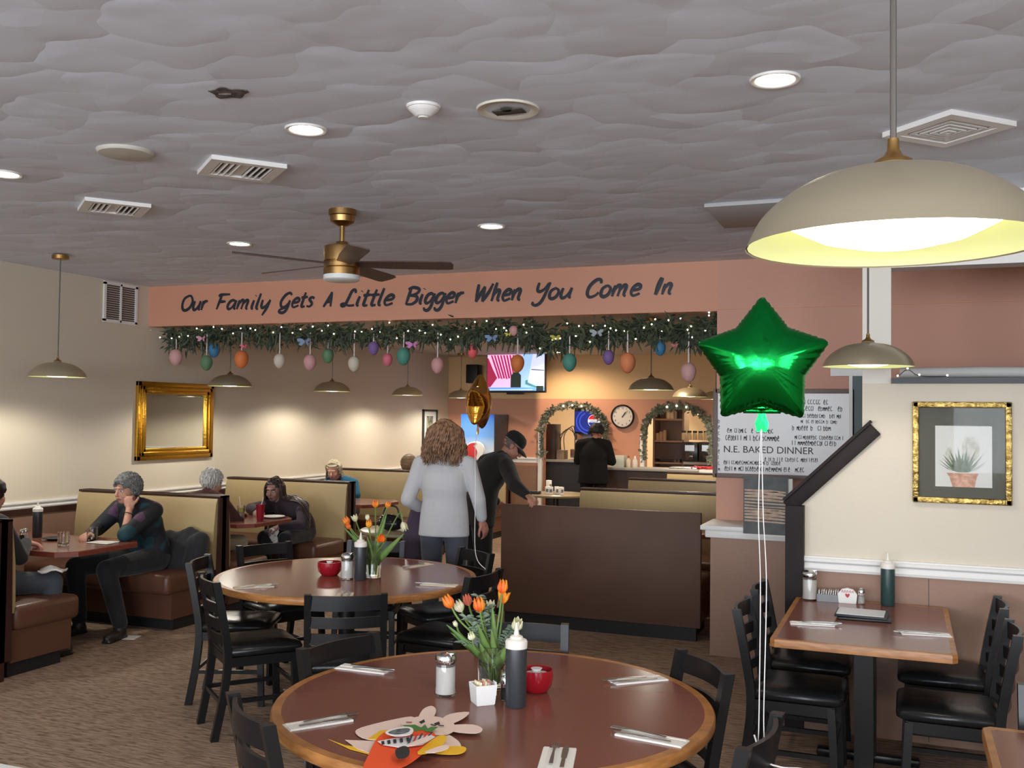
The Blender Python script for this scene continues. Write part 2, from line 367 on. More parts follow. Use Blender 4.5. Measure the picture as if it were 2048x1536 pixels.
for s, x0, y0, x1, y1, ct in (('Our', 362, 621, 414, 620, 592), ('Family', 432, 619, 540, 618, 590), ('Gets', 558, 616, 628, 613, 587), ('A', 647, 614, 664, 613, 585),
                              ('Little', 684, 613, 788, 610, 581), ('Bigger', 811, 609, 926, 606, 576), ('When', 948, 604, 1044, 600, 569), ('You', 1068, 599, 1144, 596, 566),
                              ('Come', 1170, 595, 1282, 591, 560), ('In', 1308, 590, 1346, 588, 556)):
    p0 = aty(x0, y0, HY); p1 = aty(x1, y1, HY); c = aty(x0, ct, HY)
    word(s, (p0.x, p0.z), (p1.x, p1.z), c.z-p0.z)
# ---------------------------------------------------------------- ceiling fixtures
def pendant(px, label, x, y, cz, canopy=True, seen=True):
    t = thing('pendant_lamp', label, 'pendant lamp', (x, y, 2.015), 0, 'brass dome pendant lamps')
    R_ = .22
    outer = [(.016, .134), (.026, .13), (.036, .118), (.075, .113), (.12, .1), (.165, .074), (.20, .04), (.22, 0)]
    inner = [(.217, .002), (.197, .039), (.162, .071), (.118, .096), (.02, .109)]
    b = MB(); P = crom([(r, 0, z) for r, z in outer], 4)
    b.lathe([(p.x, p.z) for p in reversed(P)], seg=40, cap=False); b.build('lamp_shade', M('lamp_brass', (190, 178, 150), .36, .72), t, 60)
    b = MB(); b.lathe(inner, seg=40, cap=False); b.build('shade_lining', M('lamp_lining', (224, 230, 172), .5), t, 60)
    b = MB(); b.lathe([(.001, -.002), (.06, .002), (.11, .014), (.155, .036), (.16, .05), (.0, .055)], seg=36)
    b.build('diffuser', M('lit_diffuser', (1., .95, .84), .4, emit=3.2), t, 60)
    b = MB(); b.lathe([(.0, .165), (.008, .165), (.009, .148), (.015, .138), (.028, .131), (.03, .126)], seg=16); b.build('shade_cap', brass, t)
    b = MB(); b.cyl((0, 0, .16), (0, 0, cz-2.025), .0048, seg=8); b.build('hanging_rod', M('dark_rod', (98, 92, 86), .4, .3), t)
    if canopy: b = MB(); b.lathe([(.06, cz-2.057), (.065, cz-2.055), (.065, cz-2.026)], seg=24); b.build('ceiling_canopy', brass, t)
    l = bpy.data.lights.new('lamp_light', 'SPOT'); l.energy = LAMP; l.spot_size = math.radians(166); l.spot_blend = .35; l.shadow_soft_size = .07; l.color = (1, .93, .8)
    o = bpy.data.objects.new('lamp_light', l); COL.objects.link(o); o.parent = t; o.location = (0, 0, -.08)
    return t
LAMP = 32
pl = pendant(0, 'brass dome pendant lamp hanging over the nearest table, lit, largest of the pendant lamps', -.02, 1.61, HZ)
pl2 = pendant(0, 'brass pendant lamp mostly hidden by the pillar with the whiteboard', aty(1432, 797, 14.0).x, 14.0, FZ)
for px, py, xx, cz, lab in ((115, 738, -6.3, HZ, 'brass pendant lamp with long rod over the booth left of the gold framed mirror'),
                            (460, 768, -6.4, FZ, 'brass pendant lamp hanging just right of the gold framed mirror'),
                            (664, 782, -6.4, FZ, 'brass pendant lamp over the booth of the person in a teal cardigan'),
                            (815, 792, -6.4, FZ, 'brass pendant lamp above and left of the small narrow framed picture'),
                            (922, 795, -6.4, FZ, 'brass pendant lamp partly hidden behind the gold balloon')):
    p = atx(px, py, xx)
    if cz == FZ: dup(pl2, (xx, p.y, 2.015), 0, lab)
    else: dup(pl, (xx, p.y, 2.015), 0, lab)
for px, py, yy, lab in ((1302, 788, 9.4, 'large brass pendant lamp right of the wall clock, below the blue egg'), (1380, 793, 12.4, 'brass pendant lamp behind the low hanging dusty pink egg'),
                        (1736, 730, 5.23, 'brass pendant lamp in front of the white post beside the green balloon')):
    p = aty(px, py, yy); o = dup(pl2 if yy > 8 else pl, (p.x, yy, 2.015), 0, lab)
    if yy < 8:
        for k in kids(o):
            if k.type == 'LIGHT': k.data = k.data.copy(); k.data.energy = 7
o = dup(pl2, (-1.3, 13.4, 2.015), 0, 'added unseen pendant lamp lighting the wall that the mirror reflects')  # extra lamp, out of view, added to brighten the wall in the mirror
def downlight(px, py, cz, r, lab):
    p = atz(px, py, cz)
    t = thing('recessed_light', lab, 'ceiling light', (p.x, p.y, cz), 0, 'lit recessed ceiling lights')
    b = MB(); b.lathe([(r*1.02, .02), (r*1.02, -.002), (r*1.1, -.007), (r*1.3, -.008), (r*1.36, -.002), (r*1.36, .02)], seg=32, cap=False); b.build('trim_ring', white, t)
    l = bpy.data.lights.new('downlight_beam', 'SPOT'); l.energy = 24 if cz == HZ else 115; l.spot_size = math.radians(120 if cz == HZ else 162); l.spot_blend = .6; l.shadow_soft_size = .06; l.color = (1, .84, .64) if cz == HZ else (1, .76, .52)
    o = bpy.data.objects.new('downlight_beam', l); COL.objects.link(o); o.parent = t; o.location = (0, 0, -.015)
    b = MB(); b.lathe([(0, -.004), (r, -.003), (r*1.02, .01)], seg=28, cap=False); b.build('lens', M('lit_lens', (1., .9, .72), .4, emit=22), t)
for a in ((612, 258, HZ, .068, 'lit recessed light left of the smoke detector'), (1550, 158, HZ, .068, 'lit recessed light near the cord of the nearest pendant lamp'),
          (983, 452, HZ, .068, 'lit recessed light right of the ceiling fan'), (479, 487, HZ, .068, 'lit recessed light left of the ceiling fan blades'),
          (8, 347, HZ, .068, 'lit recessed light at the left edge of the ceiling'),
          (1117, 704, FZ, .07, 'small lit recessed light seen under the garland right of the television'),
          (1280, 677, FZ, .07, 'small lit recessed light seen under the garland above the clock'),
          (1077, 681, FZ, .06, 'small lit recessed light beside the lilac egg')): downlight(*a)
p = atz(252, 303, HZ); b = MB(); b.lathe([(0, -.022), (.1, -.02), (.125, -.016), (.135, -.004), (.135, .01)], seg=36, cap=False)
tag(b.build('ceiling_speaker', M('grille_beige', (196, 192, 180), .6), loc=p), 'round flat beige ceiling speaker left of the near square vent', 'speaker')
p = atz(1016, 218, HZ); t = thing('unlit_can_fixture', 'empty round recessed can fixture with painted hole shade right of smoke detector', 'ceiling light', p)
b = MB(); b.lathe([(.075, .11), (.08, .03), (.092, .0), (.1, -.006), (.126, -.008), (.13, .0), (.13, .004)], seg=36, cap=False); b.build('trim_ring', M('warm_white_trim', (214, 210, 196), .5), t, 60)
b = MB(); b.lathe([(0, -.009), (.072, -.009)], seg=8, cap=False); b.lathe([(.0, -.0095), (.02, -.0095), (.05, -.008)], seg=8, cap=False)
b = MB(); b.box((.0, .012, -.0085), (.13, .06, .004), bev=.001); b.lathe([(0, -.0105), (.02, -.0105), (.028, -.006)], (0, -.016, 0), seg=16, cap=False); b.build('hole_shade_patch', M('can_shade', (78, 72, 58), .9), t)  # dark patch painted for the shade inside the can; the ceiling is solid
p = atz(847, 212, HZ); t = thing('smoke_detector', 'white domed smoke detector on the ceiling', 'smoke detector', p)
b = MB(); b.lathe([(.0, -.046), (.026, -.045), (.034, -.042), (.05, -.026), (.06, -.018), (.062, -.012), (.068, -.01), (.07, 0)], seg=28, cap=False); b.build('housing', white, t)
b = MB(); b.lathe([(0, -.051), (.02, -.05), (.022, -.044)], seg=16, cap=False); b.build('sensor_cap', offw, t)
def vent(p, rz, lab, kind):
    t = thing('ceiling_vent', lab, 'air vent', p, rz, 'white square ceiling vents'); w = .185
    fr = MB()
    for k in range(4):
        m = Matrix.Rotation(k*PI/2, 3, 'Z')
        fr.prism([tuple((m @ V(q))[:2]) for q in ((-w, -w, 0), (w, -w, 0), (w-.05, -w+.05, 0), (-w+.05, -w+.05, 0))], 'xy', -.022, 0)
    fr.build('frame', white, t, 0)
    b = MB(); b.box((0, 0, -.003), (.27, .27, .004)); b.build('duct_opening', M('duct_dark', (84, 82, 78), .8), t, 0)
    b = MB()
    if kind == 'bars':
        for k in range(4):
            for s in (-1, 1): b.box((s*(.035+k*.03), 0, -.013), (.009, .27, .016), Matrix.Rotation(s*.5, 3, 'Y'))
        b.box((0, 0, -.008), (.05, .27, .008))
    else:
        for k in range(5):
            r = .135-.028*k
            for q in range(4):
                m = Matrix.Rotation(q*PI/2, 3, 'Z')
                b.prism([tuple((m @ V(v))[:2]) for v in ((-r, -r, 0), (r, -r, 0), (r-.014, -r+.014, 0), (-r+.014, -r+.014, 0))], 'xy', -.018-.002*k, -.006)
    b.build('louvers', white, t, 0)
vent(atz(483, 335, HZ), .87, 'white square ceiling vent with louvers, nearer of the two on the left', 'bars')
vent(atz(228, 412, HZ), .9, 'white square ceiling vent at far left above the mirror wall', 'bars')
vent(atz(1896, 254, HZ), .8, 'white square vent of nested frames right of the pendant cord', 'nest')
p = atz(455, 185, HZ); b = MB()
pts = [(.075*math.cos(a)*(1+.25*math.sin(3*a+1)), .06*math.sin(a)*(1+.2*math.cos(5*a))) for a in [2*PI*k/18 for k in range(18)]]
b.prism(pts, 'xy', -.004, .0); b.box((-.01, 0, -.006), (.05, .01, .006), .3); tag(b.build('broken_plaster_hole', M('hole_brown', (66, 58, 54), .9, var=(30, (120, 112, 108))), loc=p), 'small dark ragged hole in the ceiling plaster', 'ceiling hole')
b = MB(); b.box((-.77, 6.08, HZ-.012), (.66, .68, .024), bev=.004); tag(b.build('ceiling_access_panel', M('hatch_grey', (176, 176, 176), .6)), 'flat grey access panel in the ceiling behind the nearest pendant lamp', 'ceiling panel')
# ceiling fan
t = thing('ceiling_fan', 'brass ceiling fan with five dark blades in front of the lettered header', 'ceiling fan', (-3.22, 5.23, HZ), math.radians(21.7))
fb = M('fan_brass', (168, 132, 84), .32, 1)
b = MB(); b.lathe([(.085, 0), (.085, -.035), (.076, -.04), (.072, -.075), (.03, -.1), (.0, -.1)], seg=36, cap=False); b.build('canopy', fb, t)
b = MB(); b.cyl((0, 0, -.09), (0, 0, -.205), .016); b.build('downrod', fb, t)
b = MB(); b.lathe([(.0, -.195), (.035, -.197), (.04, -.212), (.085, -.22), (.108, -.228), (.11, -.24), (.11, -.318), (.106, -.322), (.106, -.326), (.11, -.33), (.11, -.355), (.106, -.36), (.11, -.364), (.11, -.405), (0, -.405)], seg=44, cap=False); b.build('motor_housing', fb, t, 30)
b = MB(); b.lathe([(.111, -.404), (.111, -.43), (.1, -.438), (0, -.44)], seg=40, cap=False); b.build('light_lens', M('frosted_lens', (226, 228, 226), .3), t)
for k in range(5):
    m = Matrix.Rotation(k*2*PI/5+.0, 3, 'Z') @ Matrix.Rotation(-.21, 3, 'X')
    b = MB(); out = [(.09, -.045), (.3, -.06), (.62, -.066), (.67, -.056), (.685, -.01), (.68, .056), (.64, .064), (.3, .06), (.09, .04)]
    b.prism(out, 'xy', -.004, .004)
    for v in b.bm.verts: v.co = m @ v.co + V((0, 0, -.335))
    b.build('blade', M('fan_blade_brown', (92, 72, 64), .45, var=(4, (82, 63, 56), (8, 1, 1))), t, 30)
# wall vent
b = MB(); t = thing('wall_return_vent', 'white framed double return air grille high on the left wall', 'air vent', (LX, 7.48, 2.79))
for y in (-.205, 0, .205): b.box((.008, y, 0), (.016, .03 if y else .02, .37))
for z in (-.18, .18): b.box((.008, 0, z), (.016, .44, .03))
b.build('frame', white, t)
b = MB()
for s in (-1, 1):
    for k in range(16): b.box((.004, s*.1, -.16+k*.0213), (.008, .19, .012), Matrix.Rotation(.5, 3, 'Y'))
b.build('louvers', M('grille_grey', (92, 82, 80), .6), t)
# gilded mirror
my, mz, hw, hh = 8.29, 1.655, .575, .395
t = thing('wall_mirror', 'large gold framed mirror on the left wall above the booths', 'mirror', (LX, my, mz))
b = MB()
for k, (a, c, r0, r1, dd) in enumerate(((0, .05, .0, .016, .0), (.045, .085, .0, .03, .0), (.08, .12, .0, .018, .0))):
    for sg in (-1, 1):
        b.box((r1/2+.012, sg*(hw-(a+c)/2), 0), (r1+.02, c-a, 2*(hh-a)), bev=.006); b.box((r1/2+.012, 0, sg*(hh-(a+c)/2)), (r1+.02, 2*(hw-a), c-a), bev=.006)
b.build('frame', gold, t)
b = MB(); b.box((.012, 0, 0), (.006, 2*hw-.22, 2*hh-.22)); b.build('mirror_glass', M('mirror_silver', (235, 238, 236), .02, 1), t, 0)
# narrow framed picture on the left wall, far
t = thing('framed_picture', 'small tall framed picture on the far left wall near the corner', 'picture', (LX, 14.2, 1.54))
b = MB()
for s in (-1, 1): b.box((.015, s*.235, 0), (.03, .03, .58)); b.box((.015, 0, s*.28), (.03, .5, .03))
b.build('frame', M('dark_frame', (60, 60, 58), .4), t); b = MB(); b.box((.006, 0, 0), (.01, .46, .55)); b.build('mat', M('mat_white', (216, 218, 214), .7), t)
b = MB(); b.box((.013, 0, 0), (.004, .22, .38)); b.build('print', M('speckled_print', (64, 76, 78), .6, var=(14, (178, 172, 140))), t)
# framed cactus print on the partition
t = thing('framed_picture', 'gold framed dark matted print of a potted plant on the right partition', 'picture', (.27, PY, 1.58))
b = MB(); W2, H2 = .245, .275
for s in (-1, 1):
    b.box((s*(W2-.016), -.016, 0), (.032, .032, 2*H2), bev=.006); b.box((0, -.016, s*(H2-.016)), (2*W2, .032, .032), bev=.006)
b.build('frame', M('distressed_gold', (206, 178, 106), .35, 1, bump=(70, .3), var=(30, (120, 96, 48))), t)
b = MB(); b.box((0, -.006, 0), (.44, .01, .5)); b.build('dark_mat', M('dark_green_mat', (78, 78, 66), .6), t)
b = MB(); b.box((0.01, -.0125, -.02), (.28, .003, .33)); pr = b.build('print_paper', M('print_paper', (206, 206, 200), .6), t)
b = MB(); b.prism([(-.075, -.11), (.085, -.11), (.075, -.13), (.065, -.185), (-.045, -.185), (-.06, -.13)], 'xz', -.0155, -.0135); b.build('printed_pot', M('terracotta_print', (176, 130, 108), .7, var=(40, (214, 170, 148))), pr)
b = MB()
for k in range(17):
    a = -1.25+2.5*k/16; L_ = .11+.02*math.sin(k*3)
    x0, z0 = .005+.02*math.sin(a), -.105
    b.prism([(x0-.006, z0), (x0+.5*L_*math.sin(a)-.008*math.cos(a), z0+.45*L_*math.cos(a)), (x0+L_*math.sin(a), z0+L_*math.cos(a)*.9+.02), (x0+.5*L_*math.sin(a)+.008*math.cos(a), z0+.5*L_*math.cos(a)), (x0+.006, z0)], 'xz', -.0156-.0001*k, -.0138)
b.build('printed_leaves', M('leaf_print', (70, 88, 66), .7, var=(60, (120, 132, 110))), pr, 0)
b = MB(); b.ell((.045, -.0148, .02), (.045, .0006, .07)); b.ell((-.06, -.0148, -.02), (.02, .0005, .05)); b.build('printed_flower', M('pale_print', (168, 166, 150), .7, var=(50, (206, 204, 196))), pr)
b = MB(); b.box((0, -.021, 0), (.435, .002, .495)); b.build('glazing', M('picture_glass', (1., 1., 1.), .0, trans=1, ior=1.3, alpha=.25), t, 0)
# ---------------------------------------------------------------- seats and tables
def chair_proto():
    t = thing('dining_chair', 'x', 'chair')
    bw, fw = .185, .205          # half widths behind / in front; local +y is the way the sitter faces
    for s in (-1, 1):            # rear leg and back post in one piece
        b = MB(); P = crom([(s*.175, -.235, 0), (s*.185, -.19, .25), (s*.188, -.175, .44), (s*.19, -.2, .62), (s*.19, -.245, .845)], 5)
        rings = [[p+V((dx*.017, dy*.02, 0)) for dx, dy in ((-1, -1), (1, -1), (1, 1), (-1, 1))] for p in P]
        b.ring_surf(rings); b.build('back_post', black, t, 30)
        b = MB(); b.ring_surf([[V((s*x+dx*.017, y+dy*.017, z)) for dx, dy in ((-1, -1), (1, -1), (1, 1), (-1, 1))] for x, y, z in ((.2, .205, 0), (.195, .195, .25), (.19, .185, .43))])
        b.build('front_leg', black, t, 30)
    for z, h in ((.80, .075), (.70, .055), (.615, .055), (.53, .05)):
        b = MB(); rings = []
        y0 = -.175-.07*max(0, (z-.44)/.4)
        for k in range(9):
            x = -.185+.37*k/8; y = y0-.035*math.cos(x/.185*PI/2)+.0
            rings.append([V((x, y+dy*.008, z+dz*h/2)) for dy, dz in ((-1, -1), (1, -1), (1, 1), (-1, 1))])
        b.ring_surf(rings); b.build('back_slat', black, t, 30)
    b = MB(); pts = [(-.205, .21), (-.2, -.15), (-.17, -.185), (.17, -.185), (.2, -.15), (.205, .21), (.17, .235), (-.17, .235)]
    rings = []
    for sc, z in ((.94, .435), (1.0, .445), (1.02, .462), (.98, .482), (.85, .493), (.5, .5), (.02, .497)):
        rings.append([V((x*sc, .02+(y-.02)*sc, z)) for x, y in pts])
    b.ring_surf(rings); b.build('seat_pad', vinyl_blk, t, 60)
    b = MB(); b.box((0, .19, .41), (.37, .018, .05)); b.box((0, -.17, .41), (.35, .018, .05))
    for s in (-1, 1): b.box((s*.19, .01, .41), (.018, .36, .05))
    b.build('seat_rail', black, t, 0)
    b = MB()
    for s in (-1, 1): b.box((s*.19, .0, .2), (.018, .38, .022))
    b.box((0, .2, .26), (.37, .014, .022)); b.box((0, -.205, .2), (.36, .014, .022)); b.build('stretcher', black, t, 0)
    return t
CH = chair_proto(); CHN = [0]
def chair(x, y, tx, ty, lab, grp):
    """x,y is the middle of the back; faces the point tx,ty"""
    d = V((tx-x, ty-y, 0)).normalized(); rz = math.atan2(d.y, d.x)-PI/2
    o = V((x, y, 0)) + d*.23
    if CHN[0] == 0:
        CH.location = o; CH.rotation_euler = (0, 0, rz); CH['label'] = lab; CH['group'] = grp; CHN[0] = 1; return CH
    CHN[0] += 1; return dup(CH, o, rz, lab, grp)
FT = (-3.225, 5.367); NT = (-1.351, 3.249)
g1, g2, g3 = 'chairs around the far round table', 'chairs around the near round table', 'chairs around the square tables on the right'
chair(-3.56, 4.49, -3.1, 5.05, 'black slat-back chair at left front of the far round table, whole side in view', g1)
chair(-2.63, 4.37, *FT, 'black slat-back chair with its back to us in front of the far round table', g1)
chair(-4.06, 5.02, *FT, 'black chair tucked behind the left front chair of the far round table', g1)
chair(-4.13, 5.78, *FT, 'black chair at the left back edge of the far round table', g1)
chair(-3.53, 6.26, *FT, 'black chair behind the far round table under the dark haired booth sitter', g1)
chair(-2.7, 6.12, *FT, 'black chair at the back of the far round table in front of the standing woman', g1)
chair(-2.28, 5.29, *FT, 'black chair right of the far round table that the gold balloon is tied to', g1)
chair(-1.87, 2.575, *NT, 'black slat-back chair at lower left pushed against the near round table', g2)
chair(-2.1, 3.46, *NT, 'black chair at left back of the near round table', g2)
chair(-1.57, 4.08, *NT, 'black chair behind the near round table in front of the brown panel', g2)
chair(-.72, 3.73, *NT, 'black chair at right back of the near round table', g2)
chair(-.41, 2.99, -1.41, 3.11, 'black chair right of the near round table that the green balloon is tied to', g2)
chair(-.74, 5.58, .5, 5.58, 'black chair left of the square table beside the dark newel, farther of two', g3)
chair(-.74, 4.99, .5, 4.99, 'black chair on the aisle side of the square table, nearer of the left two', g3)
chair(.42, 5.57, -1, 5.57, 'black chair right of the square table against the partition, farther of two', g3)
chair(.42, 4.92, -1, 4.92, 'black slat-back chair right of the square table, nearer of two', g3)
chair(.56, 3.86, .56, 3.0, 'black chair behind the corner table at the right edge of the view', g3)
def round_table(c, R_, lab):
    t = thing('round_table', lab, 'table', (*c, 0), 0, 'round laminate tables with oak edges')
    b = MB(); b.lathe([(0, .715), (R_-.035, .715), (R_-.035, .7502), (0, .7502)], seg=96); b.build('laminate_top', lam, t, 30)
    b = MB(); b.lathe([(R_-.036, .712), (R_-.006, .712), (R_, .72), (R_, .742), (R_-.005, .75), (R_-.036, .7504), (R_-.036, .712)], seg=96, cap=False); b.build('oak_edge', oak, t, 40)
    b = MB(); b.cyl((0, 0, .06), (0, 0, .7), .05); b.lathe([(.16, .712), (.14, .70), (.05, .69)], seg=24); b.build('pedestal', black, t)
    b = MB()
    for k in range(4):
        m = Matrix.Rotation(k*PI/2+.4, 3, 'Z')
        b.ring_surf([[m @ V((x, s*w, z+dz)) for s, dz in ((-1, 0), (1, 0), (1, h), (-1, h))] for x, w, z, h in ((.03, .045, .035, .05), (.25, .035, .02, .04), (.4, .03, .0, .04))])
    b.build('base', black, t, 30); return t
round_table(NT, .764, 'large round table with tulips and paper bunny on it, nearest to us')
round_table(FT, .80, 'round table farther back with tulips, in front of the standing couple')
def rect_table(x0, y0, x1, y1, lab, cor=.02, name='rectangular_table', top=lam, edge=oak, clip=None, peds=((.5, .3), (.5, .7)), zt=.75, grp=None):
    t = thing(name, lab, 'table', ((x0+x1)/2, (y0+y1)/2, 0), 0, grp); hx, hy = (x1-x0)/2, (y1-y0)/2
    def outline(i, c):
        a, d = hx-i, hy-i
        return [(-a, -d), (a-c, -d), (a, -d+c), (a, d-c), (a-c, d), (-a, d)] if clip else [(-a+c, -d), (a-c, -d), (a, -d+c), (a, d-c), (a-c, d), (-a+c, d), (-a, d-c), (-a, -d+c)]
    b = MB(); b.prism(outline(.024, cor), 'xy', zt-.034, zt); b.build('laminate_top', top, t, 0)
    b = MB(); o, n = outline(0, cor*1.1), outline(.026, cor)
    b.ring_surf([[V((*p, zt-.036)) for p in n], [V((*p, zt-.036)) for p in o], [V((*p, zt-.006)) for p in o], [V((p[0]*.994, p[1]*.996, zt+.0006)) for p in o], [V((*p, zt+.0006)) for p in n]], loop=True); b.build('table_edge', edge, t, 30)
    for u, v in peds:
        px, py = -hx+2*hx*u, -hy+2*hy*v
        b = MB(); b.box((px, py, (zt-.05)/2+.02), (.085, .085, zt-.08)); b.box((px, py, .02), (.5, .07, .04), bev=.01); b.box((px, py, .02), (.07, .5, .04), bev=.01); b.box((px, py, zt-.045), (.3, .3, .02)); b.build('pedestal', black, t, 30)
    return t
g = 'square cornered tables on the right'
rect_table(-.585, 4.665, .2, 5.84, 'rectangular table with menus standing against the right partition', grp=g)
rect_table(.225, 2.6, 1.3, 3.64, 'corner of a laminate table at the lower right edge of the view', peds=((.5, .5),), grp=g)
rect_table(-3.3, 1.2, -2.235, 2.105, 'pale white table corner at the lower left edge of the view', name='white_table', top=white, edge=white, peds=((.3, .5),), zt=.75)
# booths along the left wall: each back carries a seat before and behind it
def bench_parts(t, x0, x1, yb, s, d=.56, zs=.46):
    """cushion and box of one seat reaching from the back plane yb in direction s"""
    f = yb+s*d; xm = (x0+x1)/2; w = x1-x0
    b = MB(); b.box((xm, yb+s*(d/2+.03), zs-.085), (w, d, .17), bev=.045, seg=4); b.build('seat_cushion', brownv, t)
    b = MB(); b.box((xm, yb+s*(d/2-.01), .2), (w-.04, d-.06, .21)); b.build('seat_base', brownv, t, 0)
    b = MB(); b.box((xm, yb+s*(d/2-.04), .055), (w-.1, d-.12, .11)); b.build('kick_plate', blackk, t, 0)
def booth(x0, x1, yc, lab, sides=(-1, 1), h=1.04, grp='tan backed booth benches on the left'):
    t = thing('booth_bench', lab, 'booth bench', ((x0+x1)/2, yc, 0), 0, grp); a, c = x0-(x0+x1)/2, x1-(x0+x1)/2
    b = MB(); b.box((0, 0, h/2), (c-a, .05, h)); b.box((0, 0, h-.01), (c-a, .13, .02), bev=.004)
    b.prism([(-.08, .12), (.08, .12), (.075, .46), (.06, h), (-.06, h), (-.075, .46)], 'yz', c-.02, c); b.build('back_frame', maroon, t, 0)
    for s in sides:
        b = MB(); b.ring_surf([[V((x, s*y, z)) for x in (a+.01, (a+c)/2, c-.022)] for y, z in ((.03, .42), (.11, .42), (.118, .5), (.11, .75), (.085, .97), (.068, h-.025), (.03, h-.02))], cap=False, closed=False)
        for x in (a+.01, c-.022): b.face([(x, s*y, z) for y, z in ((.03, .42), (.11, .42), (.118, .5), (.11, .75), (.085, .97), (.068, h-.025), (.03, h-.02))])
        b.build('back_cushion', tanv, t, 50); bench_parts(t, a, c-.01, s*.08, s)
    return t
XA = -5.41
booth(-6.97, XA, 4.76, 'booth bench at the left edge, dark end panel towards us')
booth(-6.97, XA, 6.98, 'booth bench behind the grey haired person resting cheek on hand')
booth(-6.97, XA, 9.08, 'booth bench behind the person with long dark hair')
booth(-6.97, XA, 11.3, 'booth bench behind the person in a teal cardigan')
booth(-6.97, XA, 13.5, 'farthest booth bench on the left, by the corner', (-1,))
red_edge = M('red_brown_edge', (120, 58, 44), .35)
g = 'booth tables on the left'
for y0, y1, lab in ((5.32, 6.12, 'booth table with mugs and a dark squeeze bottle, nearest on the left wall'), (7.36, 8.16, 'booth table with red tumbler before the long haired sitter'), (9.55, 10.3, 'booth table in front of the teal cardigan'), (11.9, 12.6, 'farthest booth table on the left wall')):
    rect_table(LX+.03, y0, -5.46, y1, lab, cor=.1, name='booth_table', edge=red_edge, clip=1, peds=((.35, .5),), grp=g)
# booths under and behind the header, seen over the brown end panel
g = 'tan backed booth benches behind the brown panel'
t = thing('booth_bench', 'booth bench whose plain dark brown back panel faces us under the header', 'booth bench', (-2.35, 7.82, 0), 0, g)
b = MB(); b.box((0, 0, .555), (1.69, .05, .9), bev=.006); b.build('back_panel', darkp, t); b = MB(); b.box((0, .02, .06), (1.62, .06, .12)); b.build('kick_plate', blackk, t)
b = MB(); b.box((0, .06, .72), (1.66, .07, .5), bev=.02); b.build('back_cushion', tanv, t); bench_parts(t, -.82, .82, .09, 1)
booth(-3.06, -.6, 9.6, 'tan booth back rising just above the brown end panel', h=1.035, grp=g)
booth(-3.02, -.6, 11.3, 'second tan booth back beyond the brown end panel', h=1.045, grp=g)
booth(-2.93, -.6, 12.9, 'farthest tan booth back, below the right arch', h=1.04, grp=g)
rect_table(-2.85, 8.55, -1.2, 9.0, 'booth table hidden behind the brown end panel', name='booth_table', edge=red_edge, peds=((.5, .5),), grp='booth tables behind the brown panel')
def small_round(x, y, lab, R_=.38):
    t = thing('round_pedestal_table', lab, 'table', (x, y, 0), 0, 'small round pedestal tables')
    b = MB(); b.lathe([(0, .72), (R_-.01, .72), (R_, .73), (R_, .745), (R_-.008, .75), (0, .75)], seg=48); b.build('tabletop', M('olive_grey_top', (140, 126, 100), .3), t, 40)
    b = MB(); b.cyl((0, 0, .03), (0, 0, .72), .04); b.lathe([(.25, 0), (.25, .02), (.05, .05)], seg=28); b.build('pedestal', black, t)
small_round(-4.05, 7.75, 'round table between the booths and the standing woman', .42)
XT = aty(1112, 1000, 12.2).x
small_round(XT, 12.2, 'round table with creamers by the left arch', .42)
# ---------------------------------------------------------------- people
def remesh(o, vox, it=3, fac=.5):
    m = o.modifiers.new('fuse', 'REMESH'); m.mode = 'VOXEL'; m.voxel_size = vox; m.use_smooth_shade = True
    s = o.modifiers.new('soften', 'SMOOTH'); s.iterations = it; s.factor = fac
    return o
def limb(b, pts, rad):
    for i, (p, r) in enumerate(zip(pts, rad)):
        b.ell(p, r, u=14, v=10)
        if i: b.cyl(pts[i-1], p, rad[i-1], r, 14)
def torso(b, spine, rx, ry, ax0, ax1, grow=0):
    P = crom(spine, 4); n = len(P); rings = []
    def lerp(L, t): k = t*(len(L)-1); i = min(int(k), len(L)-2); return L[i]+(L[i+1]-L[i])*(k-i)
    for i, p in enumerate(P):
        t = i/(n-1); d = (P[min(i+1, n-1)]-P[max(i-1, 0)]).normalized()
        X = ax0.lerp(ax1, t); X = (X-d*X.dot(d)).normalized(); Y = d.cross(X)
        rings.append([p+X*math.cos(a)*(lerp(rx, t)+grow)+Y*math.sin(a)*(lerp(ry, t)+grow) for a in [2*PI*k/24 for k in range(24)]])
    b.ring_surf(rings)
def hand(b, w, d, n, thumb, curl=.5, r=.0085):
    """w wrist, d pointing direction, n back-of-hand normal, thumb=+1 when the thumb sits towards d x n"""
    d = V(d).normalized(); n = V(n); n = (n-d*n.dot(d)).normalized(); t = d.cross(n)*thumb; w = V(w)
    m = Matrix((t, d, n)).transposed()
    b.ell(w+d*.048, (.04, .055, .017), m, 14, 10); b.ell(w+d*.02+t*.018-n*.006, (.022, .035, .018), m, 12, 8)
    b.cyl(w-d*.02, w+d*.03, .026, .024, 12)
    for off, L, c in ((.029, .072, .9), (.01, .08, 1), (-.01, .075, 1.05), (-.028, .058, 1.15)):
        p = w+d*(.088-abs(off)*.25)+t*off; dd = d+t*off*1.2; a = 0; pts = [p-dd*.02]; q = p; pts.append(q)
        for k, f in enumerate((.45, .3, .25)):
            a += curl*c*(.75, .85, .6)[k]
            q = q+(dd*math.cos(a)-n*math.sin(a)).normalized()*L*f; pts.append(q)
        limb(b, pts, [r*1.12, r*1.1, r*1.02, r*.95, r*.82])
    p = w+d*.025+t*.03; dv = (t*.75+d*.65-n*.25*curl).normalized(); q = p+dv*.035
    limb(b, [p, q, q+(d*.8+t*.35-n*.4*curl).normalized()*.03, q+(d*.9+t*.1-n*.6*curl).normalized()*.052], [.014, .0115, .0105, .0085])
